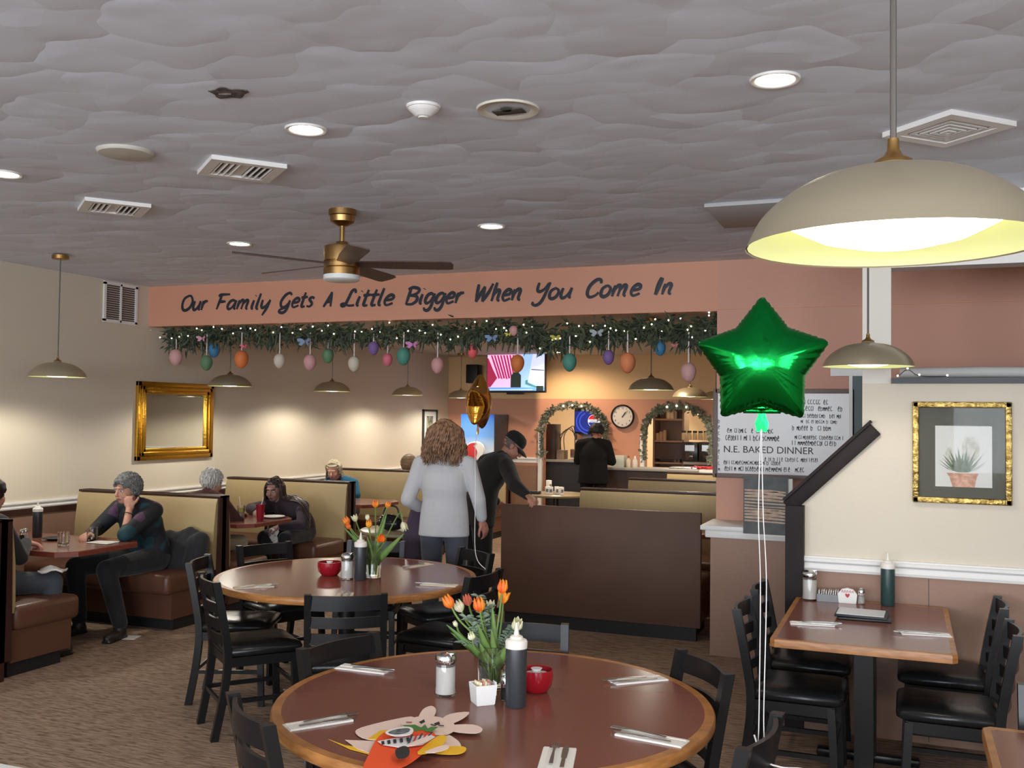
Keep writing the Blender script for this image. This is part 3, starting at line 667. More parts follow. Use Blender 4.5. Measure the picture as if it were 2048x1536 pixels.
def head_frame(fwd, up=(0, 0, 1)):
    f = V(fwd).normalized(); u = V(up); r = f.cross(u).normalized(); u = r.cross(f); return Matrix((r, f, u)).transposed()
def head(b, c, F, s=1):
    r, f, u = F.col[0]*s, F.col[1]*s, F.col[2]*s; E = lambda o, d: b.ell(c+r*o[0]+f*o[1]+u*o[2], tuple(x*s for x in d), F, 18, 12)
    E((0, -.014, .026), (.075, .094, .086)); E((0, .024, -.03), (.061, .068, .083)); E((0, .046, -.078), (.04, .038, .032))
    E((0, .076, .024), (.048, .02, .013)); E((.034, .062, -.034), (.024, .026, .026)); E((-.034, .062, -.034), (.024, .026, .026))
    b.cyl(c+f*.088+u*.01, c+f*.112-u*.028, .0085*s, .0125*s, 10); E((0, .108, -.032), (.015, .013, .011))
    E((0, .084, -.062), (.024, .014, .013))
    for q in (-1, 1): E((q*.077, -.012, -.012), (.009, .02, .031))
def face_bits(t, c, F, s=1, lip=(150, 92, 84), brow=(110, 104, 98), closed=False):
    r, f, u = F.col[0]*s, F.col[1]*s, F.col[2]*s
    for q in (-1, 1):
        b = MB(); b.ell(c+r*q*.031+f*.079+u*.0, (.0125*s, .011*s, .0085*s), F, 12, 8); e = b.build('eye', M('eye_white', (206, 200, 194), .2), t)
        b = MB(); b.ell(c+r*q*.031+f*.0865-u*(.003 if closed else 0), (.006*s, .005*s, (.003 if closed else .006)*s), F, 10, 8); b.build('iris', M('iris_dark', (40, 30, 26), .2), e)
        b = MB(); b.tube([c+r*q*.014+f*.095+u*.019, c+r*q*.032+f*.094+u*.025, c+r*q*.05+f*.078+u*.019], .0042*s, 6, 3); b.build('eyebrow', M('brow_%d' % brow[0], brow, .8), t)
    b = MB(); b.tube([c-r*.022+f*.089-u*.064, c+f*.099-u*.06, c+r*.022+f*.089-u*.064], lambda k: (.003+.004*math.sin(PI*k))*s, 8, 4); b.build('lips', M('lips_%d' % lip[0], lip, .5), t)
SKIN = {}
def skinm(rgbv): return M('skin_%d_%d' % rgbv[:2], rgbv, .55, var=(18, tuple(min(255, int(c*1.05)) for c in rgbv)), spec=.35)
def strands(name, paths, r, mat, t, seg=5, sm=4, base=None, flat=1):
    b = MB()
    for p in paths: b.tube(p, lambda k: r*(1-.75*k*k), seg, sm, flat=flat)
    if base: base(b)
    return b.build(name, mat, t, 80)
def person(label, loc, rz, J, skin=(196, 150, 126), top=None, bottom=None, shoe=(40, 34, 30), sleeve=1, hem=None, build=1.0, group=None, hands=True, face=True, sm=4, lip=(150, 92, 84), brow=(110, 104, 98), rx=None, closed=False, vox=.0065):
    t = thing('person', label, 'person', loc, rz, group); J = {k: (V(v) if isinstance(v, tuple) and len(v) == 3 and not isinstance(v[0], tuple) else v) for k, v in J.items()}
    k_ = build
    sp = [J['pelvis'], J['waist'], J['chest'], J['neck']]
    ax0 = (J['hR']-J['hL']).normalized(); ax1 = (J['sR']-J['sL']).normalized()
    RX = [x*k_ for x in (rx or (.155, .16, .145, .165, .15, .06))]; RY = [x*k_ for x in (.115, .12, .11, .115, .095, .055)]
    F = head_frame(J['look'], J.get('up', (0, 0, 1)))
    b = MB(); torso(b, sp, RX, RY, ax0, ax1, -.012)
    limb(b, [J['neck']-V((0, 0, .03)), J['head']-F.col[2]*.06-F.col[1]*.015], [.055, .05])
    head(b, J['head'], F)
    for s in 'LR':
        limb(b, [J['neck'].lerp(J['s'+s], .4), J['s'+s], J['e'+s], J['w'+s]], [.05, .05*k_, .038, .026])
        limb(b, [J['h'+s], J['k'+s], J['a'+s]], [.075*k_, .05, .035]); limb(b, [J['a'+s]-V((0, 0, .045)), J['a'+s].lerp(J['t'+s], .7)-V((0, 0, .035))], [.03, .022])
        if hands and ('hand'+s) in J:
            d, n, th, cu = J['hand'+s]; hand(b, J['w'+s], d, n, th, cu)
    remesh(b.build('body', skinm(skin), t), vox, 2)
    if face: face_bits(t, J['head'], F, 1, lip, brow, closed)
    if top is not None:
        b = MB(); torso(b, sp if hem is None else [V(hem)]+sp[1:], RX, RY, ax0, ax1, .014)
        for s in 'LR':
            w = J['e'+s].lerp(J['w'+s], (sleeve[s] if isinstance(sleeve, dict) else sleeve)*.93)
            limb(b, [J['neck'].lerp(J['s'+s], .35), J['s'+s], J['e'+s], w], [.065*k_, .068*k_, .056*k_, .042])
        limb(b, [J['neck']-V((0, 0, .04)), J['neck']+V((0, 0, .005))], [.075, .066])
        remesh(b.build('top', top, t), .009, 4)
    if bottom is not None:
        b = MB(); torso(b, [J['pelvis']-V((0, 0, .04)), J['pelvis']+V((0, 0, .03)), J['waist'].lerp(J['pelvis'], .6)], RX[:2], RY[:2], ax0, ax0, .004)
        for s in 'LR': limb(b, [J['h'+s], J['k'+s], J['a'+s]+V((0, 0, .02))], [.098*k_, .07*k_, .058]); b.ell(J['h'+s].lerp(J['pelvis'], .3), .1*k_)
        remesh(b.build('trousers', bottom, t), .01, 4)
    for s in 'LR':
        b = MB(); a, q = J['a'+s], J['t'+s]; d = (q-a); d.z = 0; d.normalize(); m = frame(d); g = V((a.x, a.y, a.z-.06))
        b.ell(g+d*.0, (.048, .065, .05), m); b.ell(g+d*.1-V((0, 0, .005)), (.05, .1, .043), m); b.ell(g-V((0, 0, -.03)), (.05, .05, .055), m)
        b.box(g+d*.065-V((0, 0, .03)), (.078, .25, .02), m, bev=.008); remesh(b.build('shoe', M('shoe_%d' % shoe[0], shoe, .45), t), .008, 2)
    return t, J, F
def seated(lean=.12, hz=1.14, drop=0, kneeL=None, kneeR=None, turn=0):
    z = -drop
    return dict(pelvis=(0, 0, .56), waist=(0, lean*.25, .72+z*.3), chest=(0, lean*.65, .88+z*.7), neck=(0, lean*.95, 1.005+z), head=(0, lean*1.15+.03, hz), look=(0, 1, 0),
        sL=(-.18, lean*.85, .955+z), sR=(.18, lean*.85, .955+z), hL=(-.09, .02, .55), hR=(.09, .02, .55), kL=(-.12, .44, .53), kR=(.12, .44, .53), aL=(-.12, .40, .1), aR=(.12, .40, .1), tL=(-.13, .55, .05), tR=(.13, .55, .05))
def cap_hair(t, c, F, mat, thick=.012, low=-.06, back=.0, name='hair', extra=None, s=1):
    """a shell over the skull, cut at the brow and open over the face"""
    b = MB(); r, f, u = F.col[0], F.col[1], F.col[2]
    cc = c-f*.014+u*.026
    for i in range(9):
        for j in range(22):
            th = PI*.5*(1-i/8*1.75); ph = 2*PI*j/22
            d = r*math.cos(ph)*math.cos(th)+f*math.sin(ph)*math.cos(th)+u*math.sin(th)
            fr = math.sin(ph)*math.cos(th); lim = -.75+1.05*max(0, fr)**.7 if fr > 0 else -.75+low
            if math.sin(th) > lim:
                p = cc+(r*d.dot(r)*.078+f*d.dot(f)*.097+u*d.dot(u)*.09)*s
                b.ell(p, .02+thick+random.uniform(-.003, .004), u=8, v=6)
    if extra: extra(b, c, F)
    o = b.build(name, mat, t, 80); remesh(o, .008, 1); return o
def curls(t, c, F, mat, n=190, rr=.012, spread=1.0, name='hair'):
    r, f, u = F.col[0], F.col[1], F.col[2]; cc = c-f*.02+u*.022; rnd = random.Random(3); paths = []
    base = MB()
    while len(paths) < n:
        d = V((rnd.gauss(0, 1), rnd.gauss(0, 1), rnd.gauss(0, 1))).normalized()
        if d.y > .35 and d.z < .38: continue
        if d.z < -.62 and d.y > -.3: continue
        R3 = lambda k: cc+r*d.x*.078*k+f*d.y*.097*k+u*d.z*.09*k
        a, b2 = d.orthogonal().normalized(), None; b2 = d.cross(a); a = r*a.x+f*a.y+u*a.z; b2 = r*b2.x+f*b2.y+u*b2.z
        ph = rnd.random()*6; q = rnd.uniform(.9, 1.25)*rr
        paths.append([R3(1.06+.26*spread*k/6)+(a*math.cos(ph+k*1.15)+b2*math.sin(ph+k*1.15))*q for k in range(7)])
    def bs(b): b.ell(cc, (.083, .1, .094), F)
    return strands(name, paths, .0085, mat, t, 5, 2, lambda b: None)
fab = lambda n, c, c2=None, r=.85, sc=9: M(n, c, r, bump=(14, .35, (1, 1, .5)), var=((sc, c2) if c2 else None), sheen=.15)
PJ = M('patterned_jacket', (30, 46, 50), .7, bump=(14, .3)); nt = PJ.node_tree
tc = nt.nodes.new('ShaderNodeTexCoord'); vo = nt.nodes.new('ShaderNodeTexVoronoi'); vo.inputs['Scale'].default_value = 11; nt.links.new(tc.outputs['Object'], vo.inputs['Vector'])
rp = nt.nodes.new('ShaderNodeValToRGB'); rp.color_ramp.interpolation = 'CONSTANT'
for k, (q, c) in enumerate(((0, (26, 32, 38)), (.3, (24, 62, 70)), (.52, (34, 36, 44)), (.72, (76, 48, 74)), (.86, (28, 30, 36)))):
    el = rp.color_ramp.elements[k] if k < 2 else rp.color_ramp.elements.new(q)
    el.position = q; el.color = rgb(*c)
sp_ = nt.nodes.new('ShaderNodeSeparateColor'); nt.links.new(vo.outputs['Color'], sp_.inputs[0]); nt.links.new(sp_.outputs[0], rp.inputs[0]); nt.links.new(rp.outputs[0], nt.nodes['Principled BSDF'].inputs['Base Color'])
# -- 1 grey curls, cheek on hand
J = seated(.2, 1.125)
J.update(eL=(-.2, .5, .80), wL=(-.105, .36, .985), handL=((.25, -.1, .95), (-.35, .9, .15), 1, 1.5), eR=(.27, .30, .80), wR=(.13, .53, .79), handR=((-.35, .9, -.05), (.1, .1, 1), -1, .55),
         look=(.05, .97, -.12), head=(.01, .27, 1.125), aL=(-.17, .5, .1), tL=(-.2, .64, .05), kL=(-.08, .56, .53), kR=(.24, .55, .53), aR=(.24, .5, .1), tR=(.25, .64, .05))
t, J, F = person('person with short grey curly hair resting cheek on hand at the nearest booth table', (-5.80, 6.53, 0), PI, J, (186, 138, 116),
    PJ, fab('black_trousers', (24, 24, 26)), build=1.1, sleeve={'L': .22, 'R': .95}, brow=(128, 124, 120))
curls(t, J['head'], F, M('grey_hair', (132, 132, 130), .6, var=(60, (88, 88, 88))), 330, .012)
cap_hair(t, J['head'], F, M('grey_hair_under', (98, 98, 97), .7), .002, name='hair_base')
b = MB(); b.tube([J['wL'].lerp(J['eL'], .22)+V((.034*math.cos(a), .034*math.sin(a), .018*math.sin(a))) for a in [2*PI*k/12 for k in range(12)]], .0035, 6, 0, True); b.build('bracelet', M('dark_band', (40, 40, 46), .4), t)
b = MB(); limb(b, [(-.0, .2, .93), (.01, .215, .80), (0, .17, .66)], [.055, .06, .055]); remesh(b.build('shirt_front', fab('teal_shirt', (28, 62, 72)), t), .01, 2)
# -- 2 far left sitter, mostly outside the frame
J = seated(.12, 1.14)
J.update(eL=(-.28, .2, .74), wL=(-.15, .45, .79), eR=(.26, .2, .72), wR=(.13, .37, .80), handR=((.75, .55, -.25), (.1, .25, .95), -1, .6), kR=(.40, .36, .535), aR=(.4, .33, .1), tR=(.42, .48, .05), hR=(.11, .02, .55))
t, J, F = person('person mostly out of view at the left edge, hand on the booth table', (-6.02, 5.0, 0), 0, J, (196, 140, 124), fab('dark_sweater', (40, 38, 44)), fab('grey_jeans', (66, 72, 80)))
cap_hair(t, J['head'], F, M('black_hair', (24, 20, 20), .5), .01)
# -- 3 white hair, maroon sweater, seen from behind
J = seated(.16, 1.10, .02)
J.update(look=(.1, 1, -.15), eL=(-.26, .24, .77), wL=(-.1, .5, .8), handL=((.3, .9, -.1), (0, .1, 1), -1, .5), eR=(.26, .26, .75), wR=(.08, .5, .79), handR=((-.2, .95, -.08), (0, .1, 1), -1, .6), kR=(.16, .44, .53))
t, J, F = person('person with white hair and maroon sweater seen from behind in the second booth', (-6.03, 7.36, 0), -.06, J, (190, 140, 118), fab('maroon_sweater', (70, 38, 38)), fab('khaki_trousers', (178, 168, 146)))
pths = []; rnd = random.Random(5); r, f, u = F.col[0], F.col[1], F.col[2]
for k in range(200):
    a = rnd.uniform(0, 2*PI); e = rnd.uniform(-.55, 1.5)
    if math.sin(a) > .5 and e < .5: continue
    q = lambda ee, kk: J['head']-f*.014+u*.026+(r*math.cos(a)*math.cos(ee)*.088+f*math.sin(a)*math.cos(ee)*.106+u*math.sin(ee)*.1)*kk
    pths.append([q(e+.35, 1), q(e+.1, 1.04), q(e-.2, 1.02), q(e-.42, 1.05+rnd.uniform(0, .12))])
strands('hair', pths, .0075, M('white_hair', (200, 198, 194), .55, var=(50, (150, 148, 146))), t)
cap_hair(t, J['head'], F, M('white_hair_under', (170, 168, 165), .7, bump=(40, .8)), -.004, low=-.05, name='hair_base')
# -- 4 long dark hair
J = seated(.24, .985, .13)
J.update(look=(-.12, .95, -.2), head=(.14, .26, .985), neck=(.08, .2, .87), sL=(-.13, .16, .82), sR=(.22, .18, .82), chest=(.04, .14, .78), eL=(-.24, .32, .66), wL=(-.02, .38, .64), handL=((.75, .5, -.3), (0, .2, 1), -1, .8), eR=(.3, .42, .8), wR=(.15, .52, .79), handR=((-.5, .8, -.1), (0, .1, 1), -1, .6))
t, J, F = person('person with long straight dark hair in dark purple top, napkin in hand', (-5.74, 8.62, 0), PI, J, (150, 112, 102), fab('dark_purple_top', (52, 40, 50)), fab('dark_trousers', (30, 28, 32)), brow=(46, 34, 30), lip=(120, 70, 66))
pths = []; rnd = random.Random(9); r, f, u = F.col[0], F.col[1], F.col[2]; H = J['head']
for k in range(240):
    a = rnd.uniform(-PI*1.16, PI*.16)
    root = H+u*(.119+rnd.uniform(-.006, .0))+f*rnd.uniform(-.08, .055)+r*rnd.uniform(-.012, .012)
    side = r*math.cos(a)+f*math.sin(a)*1.05
    p1 = H+side*.088+u*.05-f*.015; p2 = H+side*(.1+rnd.uniform(0, .012))-u*.09-f*.015; L_ = rnd.uniform(.3, .56)
    if math.cos(a) < .35:        # falls over her left shoulder and arm
        v_ = rnd.random(); p3 = V((-.06-.12*v_, .20+.10*rnd.random()-.12*(1-v_), .90-.03*v_)); p4 = V((-.13-.22*v_, .18+.16*v_, .60+.14*rnd.random()))
    else: p3 = p2+V((0, -.02, -L_*.3)); p4 = p3+V((.01, 0, -L_*.4))
    pths.append([root, p1, p2, p3, p4])
strands('hair', pths, .0085, M('dark_brown_hair', (42, 30, 26), .38, var=(20, (64, 46, 38), (4, 4, .4))), t, 5, 4)
cap_hair(t, J['head'], F, M('dark_hair_under', (40, 30, 27), .5), -.008, name='hair_base')
b = MB(); N = 6
for i in range(N):
    pass
b.ring_surf([[J['wL']+V((.03+x*.05, .06+.02*math.sin(i*2+x*3), -.02-.028*i+.01*math.sin(x*4+i))) for x in (-1, -.5, 0, .5, 1)] for i in range(N)], cap=False, closed=False)
bm_o = b.build('paper_napkin_in_hand', M('napkin_white', (226, 222, 214), .8), None); bm_o.location = t.location; bm_o.rotation_euler = t.rotation_euler
sd = bm_o.modifiers.new('thickness', 'SOLIDIFY'); sd.thickness = .003
tag(bm_o, 'crumpled white napkin held by the long dark haired sitter', 'napkin')
# -- 5 teal cardigan
J = seated(.18, 1.065, .06)
J.update(look=(-.25, .9, -.4), head=(.03, .28, 1.065), eL=(-.26, .22, .76), wL=(-.06, .5, .80), handL=((.6, .7, -.1), (0, .2, 1), -1, .6), eR=(.26, .25, .74), wR=(.06, .5, .80), handR=((-.6, .7, -.1), (0, .2, 1), -1, .6))
t, J, F = person('person with pale blond hair and teal cardigan looking down in the third booth', (-6.5, 10.78, 0), PI, J, (192, 142, 122), fab('teal_cardigan', (22, 92, 128)), fab('navy_trousers', (36, 40, 52)), brow=(150, 140, 120), closed=True)
pths = []; r, f, u = F.col[0], F.col[1], F.col[2]; H = J['head']
for k in range(150):
    a = rnd.uniform(-PI*1.12, PI*.12); side = r*math.cos(a)+f*math.sin(a); L_ = rnd.uniform(.02, .14) if abs(math.cos(a)) > .7 else .06
    pths.append([H+u*.121+f*rnd.uniform(-.05, .06), H+side*.09+u*.055-f*.015, H+side*.096-u*.03-f*.02, H+side*(.1+L_*.2)-u*(.05+L_)-f*.03])
strands('hair', pths, .0075, M('pale_blond_hair', (196, 186, 160), .5, var=(40, (158, 146, 122))), t)
cap_hair(t, J['head'], F, M('blond_under', (176, 164, 140), .6), -.008, name='hair_base')
b = MB(); limb(b, [(0, .2, .95), (0, .235, .80), (0, .2, .68)], [.05, .05, .05]); remesh(b.build('shirt_front', fab('dark_red_top', (64, 38, 46)), t), .01, 2)
# -- 6 only the crown of a head over the far bench
J = seated(.1, 1.075, .05); J.update(eL=(-.26, .2, .76), wL=(-.12, .45, .8), eR=(.26, .2, .76), wR=(.12, .45, .8))
t, J, F = person('person with short brown hair, only the head showing over the farthest booth back', (-6.2, 11.72, 0), 0, J, (180, 130, 108), fab('olive_sweater', (86, 78, 62)), fab('grey_trousers', (70, 70, 74)), vox=.012)
cap_hair(t, J['head'], F, M('brown_hair', (88, 68, 50), .55, var=(60, (118, 96, 72))), .016, low=-.1)
# -- 7 standing, pale shirt, curly brown hair
J = dict(pelvis=(0, 0, .92), waist=(0, .0, 1.08), chest=(0, -.02, 1.25), neck=(0, -.01, 1.43), head=(.0, .02, 1.575), look=(.25, 1, -.1),
    sL=(-.185, -.01, 1.375), sR=(.185, -.01, 1.375), hL=(-.095, 0, .90), hR=(.095, 0, .90), kL=(-.1, .03, .5), kR=(.1, .0, .5), aL=(-.1, -.02, .1), aR=(.11, -.03, .1), tL=(-.12, .13, .05), tR=(.13, .12, .05),
    eL=(-.285, -.02, 1.10), wL=(-.2, .17, 1.0), handL=((.4, .9, -.1), (-.6, .2, .6), -1, .6), eR=(.265, .0, 1.11), wR=(.285, .06, .94), handR=((.25, .35, -.9), (.8, -.5, .1), 1, .55))
t, J, F = person('standing person seen from behind, pale grey shirt, shoulder length curly brown hair', (-3.28, 6.86, 0), .20, J, (176, 120, 104), fab('pale_grey_shirt', (190, 190, 193)), fab('slate_trousers', (70, 74, 84)), hem=(0, -.005, .83), rx=(.185, .175, .155, .165, .16, .06), sleeve=.85, face=False)
pths = []; r, f, u = F.col[0], F.col[1], F.col[2]; H = J['head']
for k in range(560):
    a = rnd.uniform(-PI*1.15, PI*.15); side = r*math.cos(a)+f*math.sin(a); w = rnd.uniform(0, .045); L_ = rnd.uniform(.1, .205); ph = rnd.random()*6
    base = [H+u*.138+f*rnd.uniform(-.07, .03)+r*rnd.uniform(-.02, .02), H+side*(.1+w*.4)+u*.075-f*.015, H+side*(.105+w)-u*.02-f*.015, H+side*(.115+w*1.3)-u*(.02+L_*.5)-f*.015, H+side*(.11+w*1.4)-u*(.02+L_)-f*.015]
    P = crom(base, 4); pths.append([p+(r*math.sin(ph+i*.9)+f*math.cos(ph+i*.9))*.009*min(1, i/5) for i, p in enumerate(P)])
strands('hair', pths, .0062, M('curly_brown_hair', (98, 70, 52), .5, var=(40, (164, 126, 96))), t, 5, 1)
cap_hair(t, J['head'], F, M('brown_hair_under', (92, 66, 50), .7, bump=(50, .6)), -.006, low=-.1, name='hair_base')
# the coat over the arm
b = MB(); P = J['wL']
for k in range(5): limb(b, [P+V((-.05+.02*k, -.03, .03)), P+V((-.11+.03*k, -.04-.01*k, -.2)), P+V((-.13+.045*k, -.03, -.42+.03*abs(k-2)))], [.05, .055, .04])
o = b.build('purple_coat', fab('dark_purple_coat', (58, 46, 62)), None); remesh(o, .012, 5); o.location = t.location; o.rotation_euler = t.rotation_euler; tag(o, 'dark purple coat hanging over the arm of the pale shirted standing person', 'coat')
# -- 8 bent man in black
RZ8 = math.atan2(.75, .66)-PI/2; O8 = V((-3.57, 8.14, 0)); w2l = lambda p: Matrix.Rotation(-RZ8, 3, 'Z') @ (V(p)-O8)
hw = w2l((-2.985, 7.875, 1.075)); dr = Matrix.Rotation(-RZ8, 3, 'Z') @ V((.62, -.7, -.2))
J = dict(pelvis=(0, 0, .93), waist=(0, .04, 1.08), chest=(0, .13, 1.24), neck=(0, .23, 1.37), head=(.01, .345, 1.475), look=(.3, .85, -.75),
    sL=(-.19, .17, 1.32), sR=(.2, .19, 1.30), hL=(-.095, 0, .90), hR=(.095, 0, .90), kL=(-.1, .04, .5), kR=(.1, .02, .5), aL=(-.1, 0, .1), aR=(.11, -.02, .1), tL=(-.12, .15, .05), tR=(.13, .14, .05),
    eL=(-.27, .12, 1.06), wL=(-.2, .3, .95), handL=((.2, .7, -.6), (-.8, 0, .5), -1, .5), eR=tuple(V((.2, .19, 1.30)).lerp(hw, .52)+V((.05, -.05, -.03))), wR=tuple(hw), handR=(tuple(dr), (.1, .2, 1), -1, .8))
t, J, F = person('person in black jacket and black cap bending over the brown booth panel', tuple(O8), RZ8, J, (190, 136, 114), fab('black_jacket', (36, 33, 32)), fab('black_jeans', (28, 28, 31)), build=1.13, hem=(0, -.0, .78), rx=(.18, .175, .165, .175, .16, .065), brow=(120, 112, 106))
def baseball_cap(t, J, F, mat):
    r, f, u = F.col[0], F.col[1], F.col[2]; c = J['head']-f*.012+u*.035; b = MB()
    b.lathe([(.094, -.005), (.096, .02), (.09, .055), (.07, .085), (.035, .1), (.001, .104)], (0, 0, 0), 28, cap=True)
    for v in b.bm.verts: q = v.co.copy(); v.co = c+r*q.x*.9+f*q.y*1.1+u*q.z
    o = b.build('cap', mat, t, 60)
    b = MB(); rings = []
    for i in range(6):
        k = i/5; rings.append([c+r*math.sin(a)*(.085+.0*k)+f*(.09*math.cos(a)*1.05+.085*k*math.cos(a)**.6)-u*(.004+.03*k*k+.018*math.sin(a)**2) for a in [-1.25+2.5*j/14 for j in range(15)]])
    b.ring_surf(rings, cap=False, closed=False); v = b.build('visor', mat, o, 60); v.modifiers.new('thickness', 'SOLIDIFY').thickness = .004
    return o
baseball_cap(t, J, F, fab('black_cap', (26, 26, 28)))
cap_hair(t, J['head'], F, M('grey_short_hair', (110, 98, 90), .7), -.009, low=-.04, s=.93)
b = MB(); limb(b, [J['neck']+V((0, -.06, .0)), J['neck']+V((-.07, 0, .03)), J['neck']+V((-.05, .05, .0))], [.035, .035, .025]); limb(b, [J['neck']+V((0, -.06, .0)), J['neck']+V((.07, 0, .02)), J['neck']+V((.05, .05, 0))], [.035, .035, .025]); remesh(b.build('hood', fab('black_jacket', (36, 33, 32)), t), .01, 3)
b = MB(); b.tube([(x, -.175, z) for x, z in ((-.03, .70), (.025, .715), (.03, .65), (-.03, .70))], .006, 6); b.build('keyring_clip', chrome, t)
# -- 9 kitchen worker in black
J = dict(pelvis=(0, 0, .92), waist=(0, .0, 1.06), chest=(0, .0, 1.22), neck=(0, .03, 1.385), head=(.03, .07, 1.515), look=(.5, 1, -.2),
    sL=(-.2, 0, 1.345), sR=(.2, 0, 1.345), hL=(-.1, 0, .9), hR=(.1, 0, .9), kL=(-.11, .02, .5), kR=(.11, .02, .5), aL=(-.11, 0, .1), aR=(.11, 0, .1), tL=(-.12, .15, .05), tR=(.12, .15, .05),
    eL=(-.26, .06, 1.1), wL=(-.15, .26, 1.1), handL=((.3, .9, 0), (-.3, 0, 1), -1, .5), eR=(.26, .08, 1.1), wR=(.15, .28, 1.08), handR=((-.3, .9, 0), (.3, 0, 1), -1, .5))
t, J, F = person('worker in black with black cap standing at the kitchen pass', (-4.27, 13.95, 0), 0, J, (150, 104, 84), M('black_shirt', (17, 17, 19), .9, bump=(14, .35, (1, 1, .5)), spec=.2), M('black_apron', (15, 15, 17), .9, spec=.2), build=1.12, hem=(0, 0, .78), rx=(.2, .18, .17, .18, .165, .07), vox=.01)
cap_hair(t, J['head'], F, M('black_cap_cloth', (22, 22, 24), .7), .012, low=.3, name='cap')
# ---------------------------------------------------------------- things on the tables
TZ = .7506
def squeeze(x, y, z, lab, body=(52, 54, 58), s=1):
    t = thing('squeeze_bottle', lab, 'bottle', (x, y, z), 0, 'dark squeeze bottles with white tops')
    b = MB(); b.lathe([(0, 0), (.033*s, 0), (.036*s, .006), (.037*s, .19*s), (.034*s, .205*s), (.0, .206*s)], seg=32); b.build('bottle_body', M('dark_bottle_%d' % body[0], body, .35), t)
    b = MB(); b.lathe([(.0, .2*s), (.038*s, .2*s), (.0385*s, .222*s), (.035*s, .228*s), (.024*s, .232*s), (.021*s, .24*s), (.01*s, .245*s), (.007*s, .262*s), (.0035*s, .285*s), (.0, .287*s)], seg=28, cap=False); b.build('nozzle_cap', M('warm_white_cap', (228, 222, 212), .4), t); return t
def shaker(x, y, lab, s=1, z=TZ):
    t = thing('sugar_shaker', lab, 'sugar shaker', (x, y, z), 0, 'glass sugar shakers'); w = .034*s
    b = MB(); b.lathe([(w, .0), (w*1.02, .004), (w, .02), (w*.97, .03), (w*.97, .108*s), (w*.9, .115*s)], seg=28, cap=False); b.lathe([(w*.99, 0), (0, 0)], seg=28, cap=False); b.build('glass_jar', glass, t, 60)
    b = MB(); b.lathe([(0, .008), (w*.9, .008), (w*.88, .098*s), (0, .1*s)], seg=24); b.build('sugar', M('sugar_white', (232, 228, 222), .9), t, 50)
    b = MB(); b.lathe([(w*1.02, .108*s), (w*1.06, .112*s), (w*1.06, .126*s), (w*.95, .136*s), (w*.5, .143*s), (0, .145*s)], seg=28, cap=False); b.box((w*.7, 0, .142*s), (w*.6, w*.7, .008), bev=.002); b.build('metal_lid', chrome, t); return t
def salt(x, y, z, lab, fill, grp='small salt and pepper shakers'):
    t = thing('salt_or_pepper_shaker', lab, 'shaker', (x, y, z), 0, grp)
    b = MB(); b.lathe([(0, 0), (.018, 0), (.019, .01), (.016, .055), (.017, .06)], seg=20, cap=False); b.build('glass_body', glass, t, 60)
    b = MB(); b.lathe([(0, .004), (.014, .004), (.012, .042), (0, .043)], seg=16); b.build('contents', M('fill_%d' % fill[0], fill, .9), t)
    b = MB(); b.lathe([(.0185, .058), (.019, .072), (.014, .083), (0, .086)], seg=20, cap=False); b.build('metal_cap', chrome, t)
def bowl(x, y, r, h, lab, clab):
    t = thing('bowl', lab, 'bowl', (x, y, TZ), 0, 'red bowls of creamers')
    b = MB(); b.lathe([(0, 0), (r*.62, 0), (r*.68, .004), (r*.9, h*.3), (r, h*.68), (r*.97, h), (r*.91, h), (r*.93, h*.68), (r*.82, h*.3), (r*.55, h*.14), (0, h*.12)], seg=40, cap=False); b.build('bowl_shell', M('red_glaze', (150, 22, 34), .15), t, 60)
    for k in range(6):
        a = k*2*PI/5; q = (0, 0) if k == 5 else (math.cos(a)*r*.45, math.sin(a)*r*.45)
        o = thing('creamer_cup', clab, 'creamer', (x+q[0], y+q[1], TZ+h*.52+(.02 if k == 5 else 0)), k, clab+'s')
        b = MB(); b.lathe([(0, 0), (.013, 0), (.018, .02), (0, .02)], seg=14); b.build('cup', white, o); b = MB(); b.lathe([(0, .0202), (.021, .0202), (.021, .0215), (0, .0215)], seg=14); b.build('foil_lid', M('foil_lid', (214, 214, 216), .3), o)
def cutlery(x, y, ang, L, kind, z, lab, off, shift):
    d = V((math.cos(ang), math.sin(ang), 0)); n = V((-d.y, d.x, 0)); p = V((x, y, z))+n*off+d*shift
    b = MB(); m = Matrix((d, n, V((0, 0, 1)))).transposed()
    if kind == 'fork':
        pr = [(-.09, .006), (-.04, .005), (.0, .0032), (.03, .0036), (.042, .009), (.055, .0115)]
        b.ring_surf([[V((u, s*w, .001+h+.004*math.sin((u+.09)*16))) for s, h in ((-1, 0), (1, 0), (1, .0018), (-1, .0018))] for u, w in pr])
        for k in range(4): b.box((.074, -.0096+.0064*k, .003+.004*math.sin(.164*16)), (.042, .0028, .0018))
    else:
        pr = [(-.095, .006), (-.03, .0055), (-.02, .004), (-.01, .0085), (.06, .0095), (.09, .006), (.1, .001)]
        b.ring_surf([[V((u, s*w, h)) for s, h in ((-1, .0005), (1, .0005), (1, .003), (-1, .003))] for u, w in pr])
    for v in b.bm.verts: v.co = m @ v.co
    o = b.build(kind, steel, None, 40, p); tag(o, lab, kind, 'steel %ss laid on paper napkins' % kind)
napm = M('cream_napkin', (226, 214, 194), .85, bump=(40, .1)); napw = M('white_napkin', (228, 224, 218), .85, bump=(40, .1))
